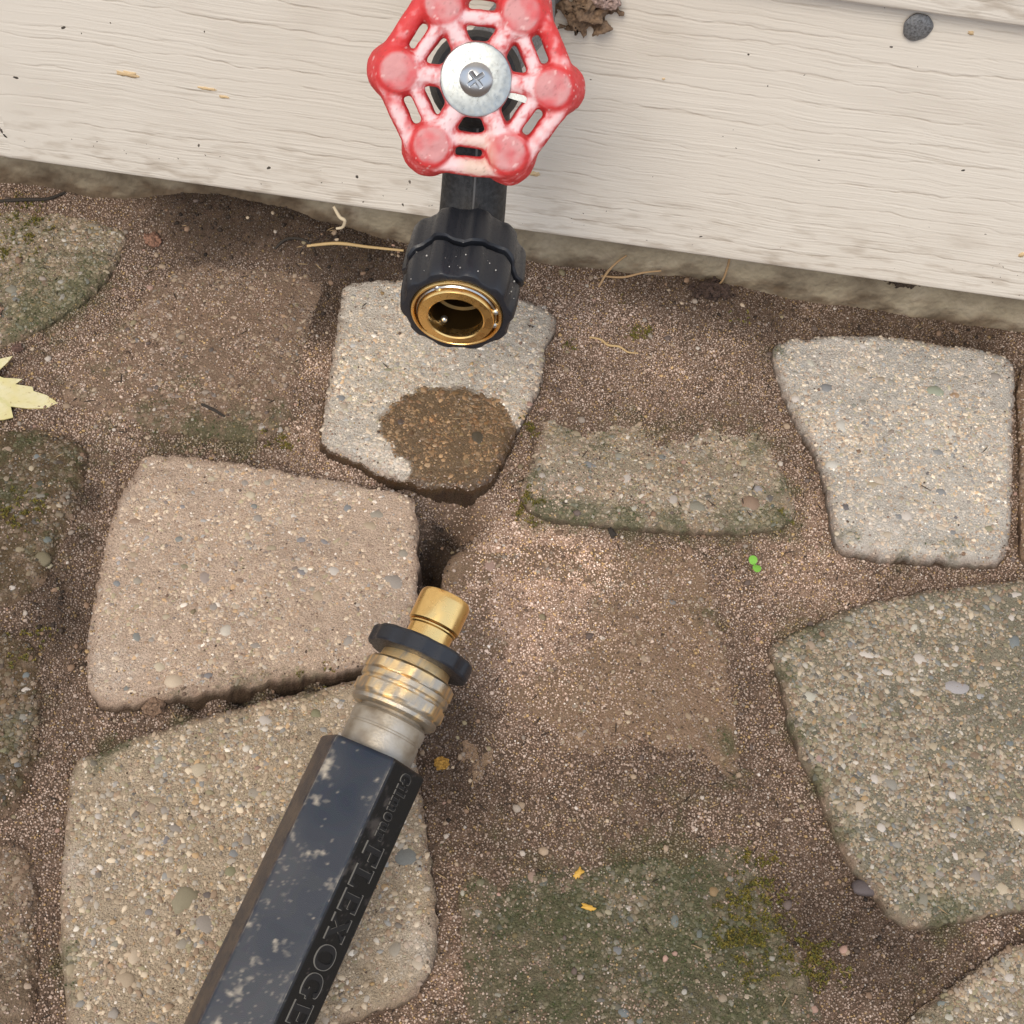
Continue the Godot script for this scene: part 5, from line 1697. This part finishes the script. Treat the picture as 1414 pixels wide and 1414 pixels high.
func small_things() -> void:
	leaf()
	# sprout: two round seed leaves on a thin stalk
	var sp := thing("sprout", "bright green two leafed seedling in the sand", "seedling", g(86.9, 131.5) * .001)
	part(sp, "stem", tube(curve([Vector3(0, -1, 0), Vector3(.2, 1.5, .1), Vector3(0, 3, 0)], 4), [.35, .35, .35, .33, .33, .33, .3, .3, .3], 8), M.sprout)
	for q in [[-.6, -1.6, .25], [.8, 1.6, -.2]]:
		var s := Soup.new()
		for k in 14:
			var a := TAU * k / 14.0
			var b := TAU * (k + 1) / 14.0
			var pa := Vector3(cos(a) * 1.55, .25 * cos(a * 2.0), sin(a) * 1.75)
			var pb := Vector3(cos(b) * 1.55, .25 * cos(b * 2.0), sin(b) * 1.75)
			s.tri(Vector3(0, .1, 0) * .001, pa * .001, pb * .001, 0)
			s.tri(Vector3(0, -.15, 0) * .001, (pb - Vector3(0, .15, 0)) * .001, (pa - Vector3(0, .15, 0)) * .001, 1)
			s.quad(pa * .001, pb * .001, (pb - Vector3(0, .15, 0)) * .001, (pa - Vector3(0, .15, 0)) * .001, 2)
		part(sp, "seed_leaf", solid(s), M.sprout, Transform3D(Basis(Vector3.RIGHT, q[2]), Vector3(q[0], 3.0, q[1]) * .001))
	# roots, straws and twigs
	strand("straw", "long tan straw lying by the wall behind the tap connector", "straw", [g(-96, 12, .6), g(-84, 10, 1.2), g(-72, 8, 1.0), g(-58, 6, .8)], .75, M.straw)
	strand("root_strand", "thin brown root leaning from the sand up to the foundation, left of the crossed pair", "root", [g(22, 8.5, .2), g(24.5, 4, 3.5), Vector3(27.5, 8, 1.6), Vector3(31, 12.5, 1.2)], .55, M.root)
	strand("root_strand", "thin brown root lying across the leaning one beside the foundation", "root", [g(22.5, 4.0, 1.5), g(31, 4.5, 2.0), g(39, 2.5, 3.5), Vector3(46, 7.0, 1.3)], .5, M.root)
	strand("root_strand", "curved orange root hanging from under the siding above the dark tuft", "root", [Vector3(70.8, 24, 2.0), Vector3(71.3, 15, 2.2), Vector3(70.6, 7, 2.6), g(67.5, 3.4, .2)], .5, M.root)
	strand("root_strand", "wriggly pale root lying on the sand below the siding", "root", [g(20.5, 36.6, .4), g(25, 37.6, .6), g(28, 39.6, .6), g(32.5, 40.0, .6), g(36, 41.6, .6), g(40, 41.2, .3)], .5, M.straw)
	strand("twig", "black bent twig near the left end of the siding", "twig", [g(-222, 9, .5), g(-212, 8.5, 1.4), g(-203, 6, 1.2), g(-197, 1.6, 1.4)], .8, M.black_twig)
	strand("twig", "short black twig on the sand above the pinkish tan stone", "twig", [g(-118, 96, .6), g(-113, 98, 1.2), g(-108.5, 100, .6)], .6, M.black_twig)
	strand("twig", "thin black curved twig by the straw", "twig", [g(-108.5, 15.0, .6), g(-104, 11.5, 1.4), g(-97.5, 10.4, 1.0), g(-93, 12.5, .6)], .6, M.black_twig)
	strand("dry_grass", "pale frayed bit of dry grass hanging from the siding edge left of the tap", "grass", [Vector3(-83, 33.5, 19), Vector3(-80.5, 30, 20.5), Vector3(-78.5, 29, 21), Vector3(-79.5, 25, 20.5), Vector3(-82, 23.5, 20.2)], .75, M.dry_grass)
	# loose stones and clods
	clod("sand_clod", "reddish brown clod lying near the wall at the left", "clod", g(-157.5, 17.5, 1.4), Vector3(3.4, 2.6, 3.0), Color(.30, .16, .105), 1.2, 3)
	clod("stone", "brown triangular pebble in the sand above the yellow leaf", "stone", g(-205.0 + 0.0, 67.0, 1.2), Vector3(3.6, 2.2, 4.4), Color(.44, .29, .20), 1.0, 5)
	clod("sand_clod", "brown clod in the open joint under the pinkish tan stone", "clod", g(-103.0, 216.5, 2.2), Vector3(3.4, 2.8, 3.0), Color(.28, .18, .12), 1.3, 7)
	clod("sand_clod", "small grey brown clod between the leaf and the dusty stone", "clod", g(-192.0, 80.0, .8), Vector3(1.9, 1.5, 1.8), Color(.16, .095, .075), .8, 9)
	clod("soil_clump", "dark soil clump below the hanging root", "clod", g(67.0, 5.5, 1.6), Vector3(7.0, 2.6, 4.4), Color(.075, .047, .036), 3.0, 11)
	# bits of leaf
	for q in [["leaf_scrap", "yellow leaf scrap with a tail on the mossy stone", 35.0, 251.0, 4.2, 2.6, M.petal, .9], ["leaf_scrap", "orange yellow leaf scrap below the tailed one", 38.5, 261.3, 4.6, 2.0, M.petal, -.2], ["leaf_scrap", "purple brown leaf scrap at the foot of the half buried stone", 36.0, 125.5, 2.6, 5.6, M.black_twig, .5]]:
		var o := part(self, q[0], blob_mesh(q[4], q[5], .3, int(q[2])), q[6], Transform3D(Basis(Vector3.UP, q[7]) * Basis(Vector3.RIGHT, -1.45), g(q[2], q[3], .8) * .001))
		tag(o, q[1], "leaf scrap")
	clod("seed_husk", "small orange brown seed husk right of the hose grip", "seed husk", g(-10.9, 222.0, 1.1), Vector3(2.3, 1.7, 2.1), Color(.46, .25, .05), .9, 23)
	# the mud and splinters round the pipe hole
	clod("mud_clump", "brown crumbly mud clump on the siding beside the tap pipe", "mud", Vector3(.5, 130.5, 17.0), Vector3(8.5, 6.5, 4.5), Color(.25, .165, .105), 5.0, 15)
	clod("mud_clump", "pale pinkish splinter stuck in the mud beside the tap pipe", "mud", Vector3(6.5, 136.5, 19.5), Vector3(5.2, 2.6, 2.6), Color(.42, .30, .26), 1.2, 17)
	clod("mud_clump", "dark crumb of mud sticking to the foundation at the right", "mud", Vector3(140.0, 19.5, 1.0), Vector3(5.5, 3.0, 2.0), Color(.085, .06, .042), 2.2, 19)
	clod("mud_clump", "dark crumb of mud on the foundation near the right edge", "mud", Vector3(168.5, 24.0, 1.0), Vector3(4.0, 3.6, 2.0), Color(.05, .036, .028), 2.0, 21)


func leaf() -> void:
	var o := thing("fallen_leaf", "pale yellow toothed maple leaf lying at the left edge", "leaf", g(-232.0, 74.0) * .001)
	var poly := PackedVector2Array()
	for q in LEAF:
		poly.append(Vector2(q[0], q[1]))
	var s := Soup.new()
	var mid := Vector2(-240.0, 82.0)
	var idx := Geometry2D.triangulate_polygon(poly)
	var up := func(q: Vector2) -> Vector3: return (Vector3(q.x, 2.6 + on_ground(-232.0, 74.0) + 1.6 * sin(q.x * .12) - .0016 * (q - mid).length_squared() * .5, q.y)) * .001 - o.position
	var tint := func(q: Vector2) -> Color:
		var vein := 1.0 - clampf(absf(sin(q.angle_to_point(mid) * 7.0)) * (q - mid).length() * .10, 0.0, 1.0)
		var rib := 1.0 - clampf(absf(sin((q.x * .9 + absf(q.y - mid.y) * .9) * 1.1)) * 3.0, 0.0, 1.0)
		return Color(.78, .70, .36).lerp(Color(.82, .76, .50), clampf(.5 + middle.get_noise_2d(q.x, q.y), 0, 1)).lerp(Color(.62, .58, .22), maxf(vein * .6, rib * .3)).lerp(Color(.42, .30, .12), clampf(fine.get_noise_2d(q.x, q.y) * 3.0 - 1.6, 0.0, .6))
	for i in range(0, idx.size(), 3):
		split_leaf(s, poly[idx[i]], poly[idx[i + 1]], poly[idx[i + 2]], up, tint, 4)
	var n := s.p.size()
	var thick := Vector3(0, -.00035, 0)
	for i in range(0, n, 3):
		s.tri(s.p[i] + thick, s.p[i + 2] + thick, s.p[i + 1] + thick, 1, s.c[i])
	for i in poly.size():
		var a: Vector3 = up.call(poly[i])
		var b: Vector3 = up.call(poly[(i + 1) % poly.size()])
		s.quad(a, b, b + thick, a + thick, 2, Color(.6, .5, .2))
	part(o, "blade", solid(s), M.leaf)


func split_leaf(s: Soup, a: Vector2, b: Vector2, c: Vector2, up: Callable, tint: Callable, depth: int) -> void:
	if depth == 0:
		s.tri(up.call(a), up.call(b), up.call(c), 0, tint.call((a + b + c) / 3.0))
		return
	var ab := (a + b) / 2.0
	var bc := (b + c) / 2.0
	var ca := (c + a) / 2.0
	for q in [[a, ab, ca], [ab, b, bc], [ca, bc, c], [ab, bc, ca]]:
		split_leaf(s, q[0], q[1], q[2], up, tint, depth - 1)
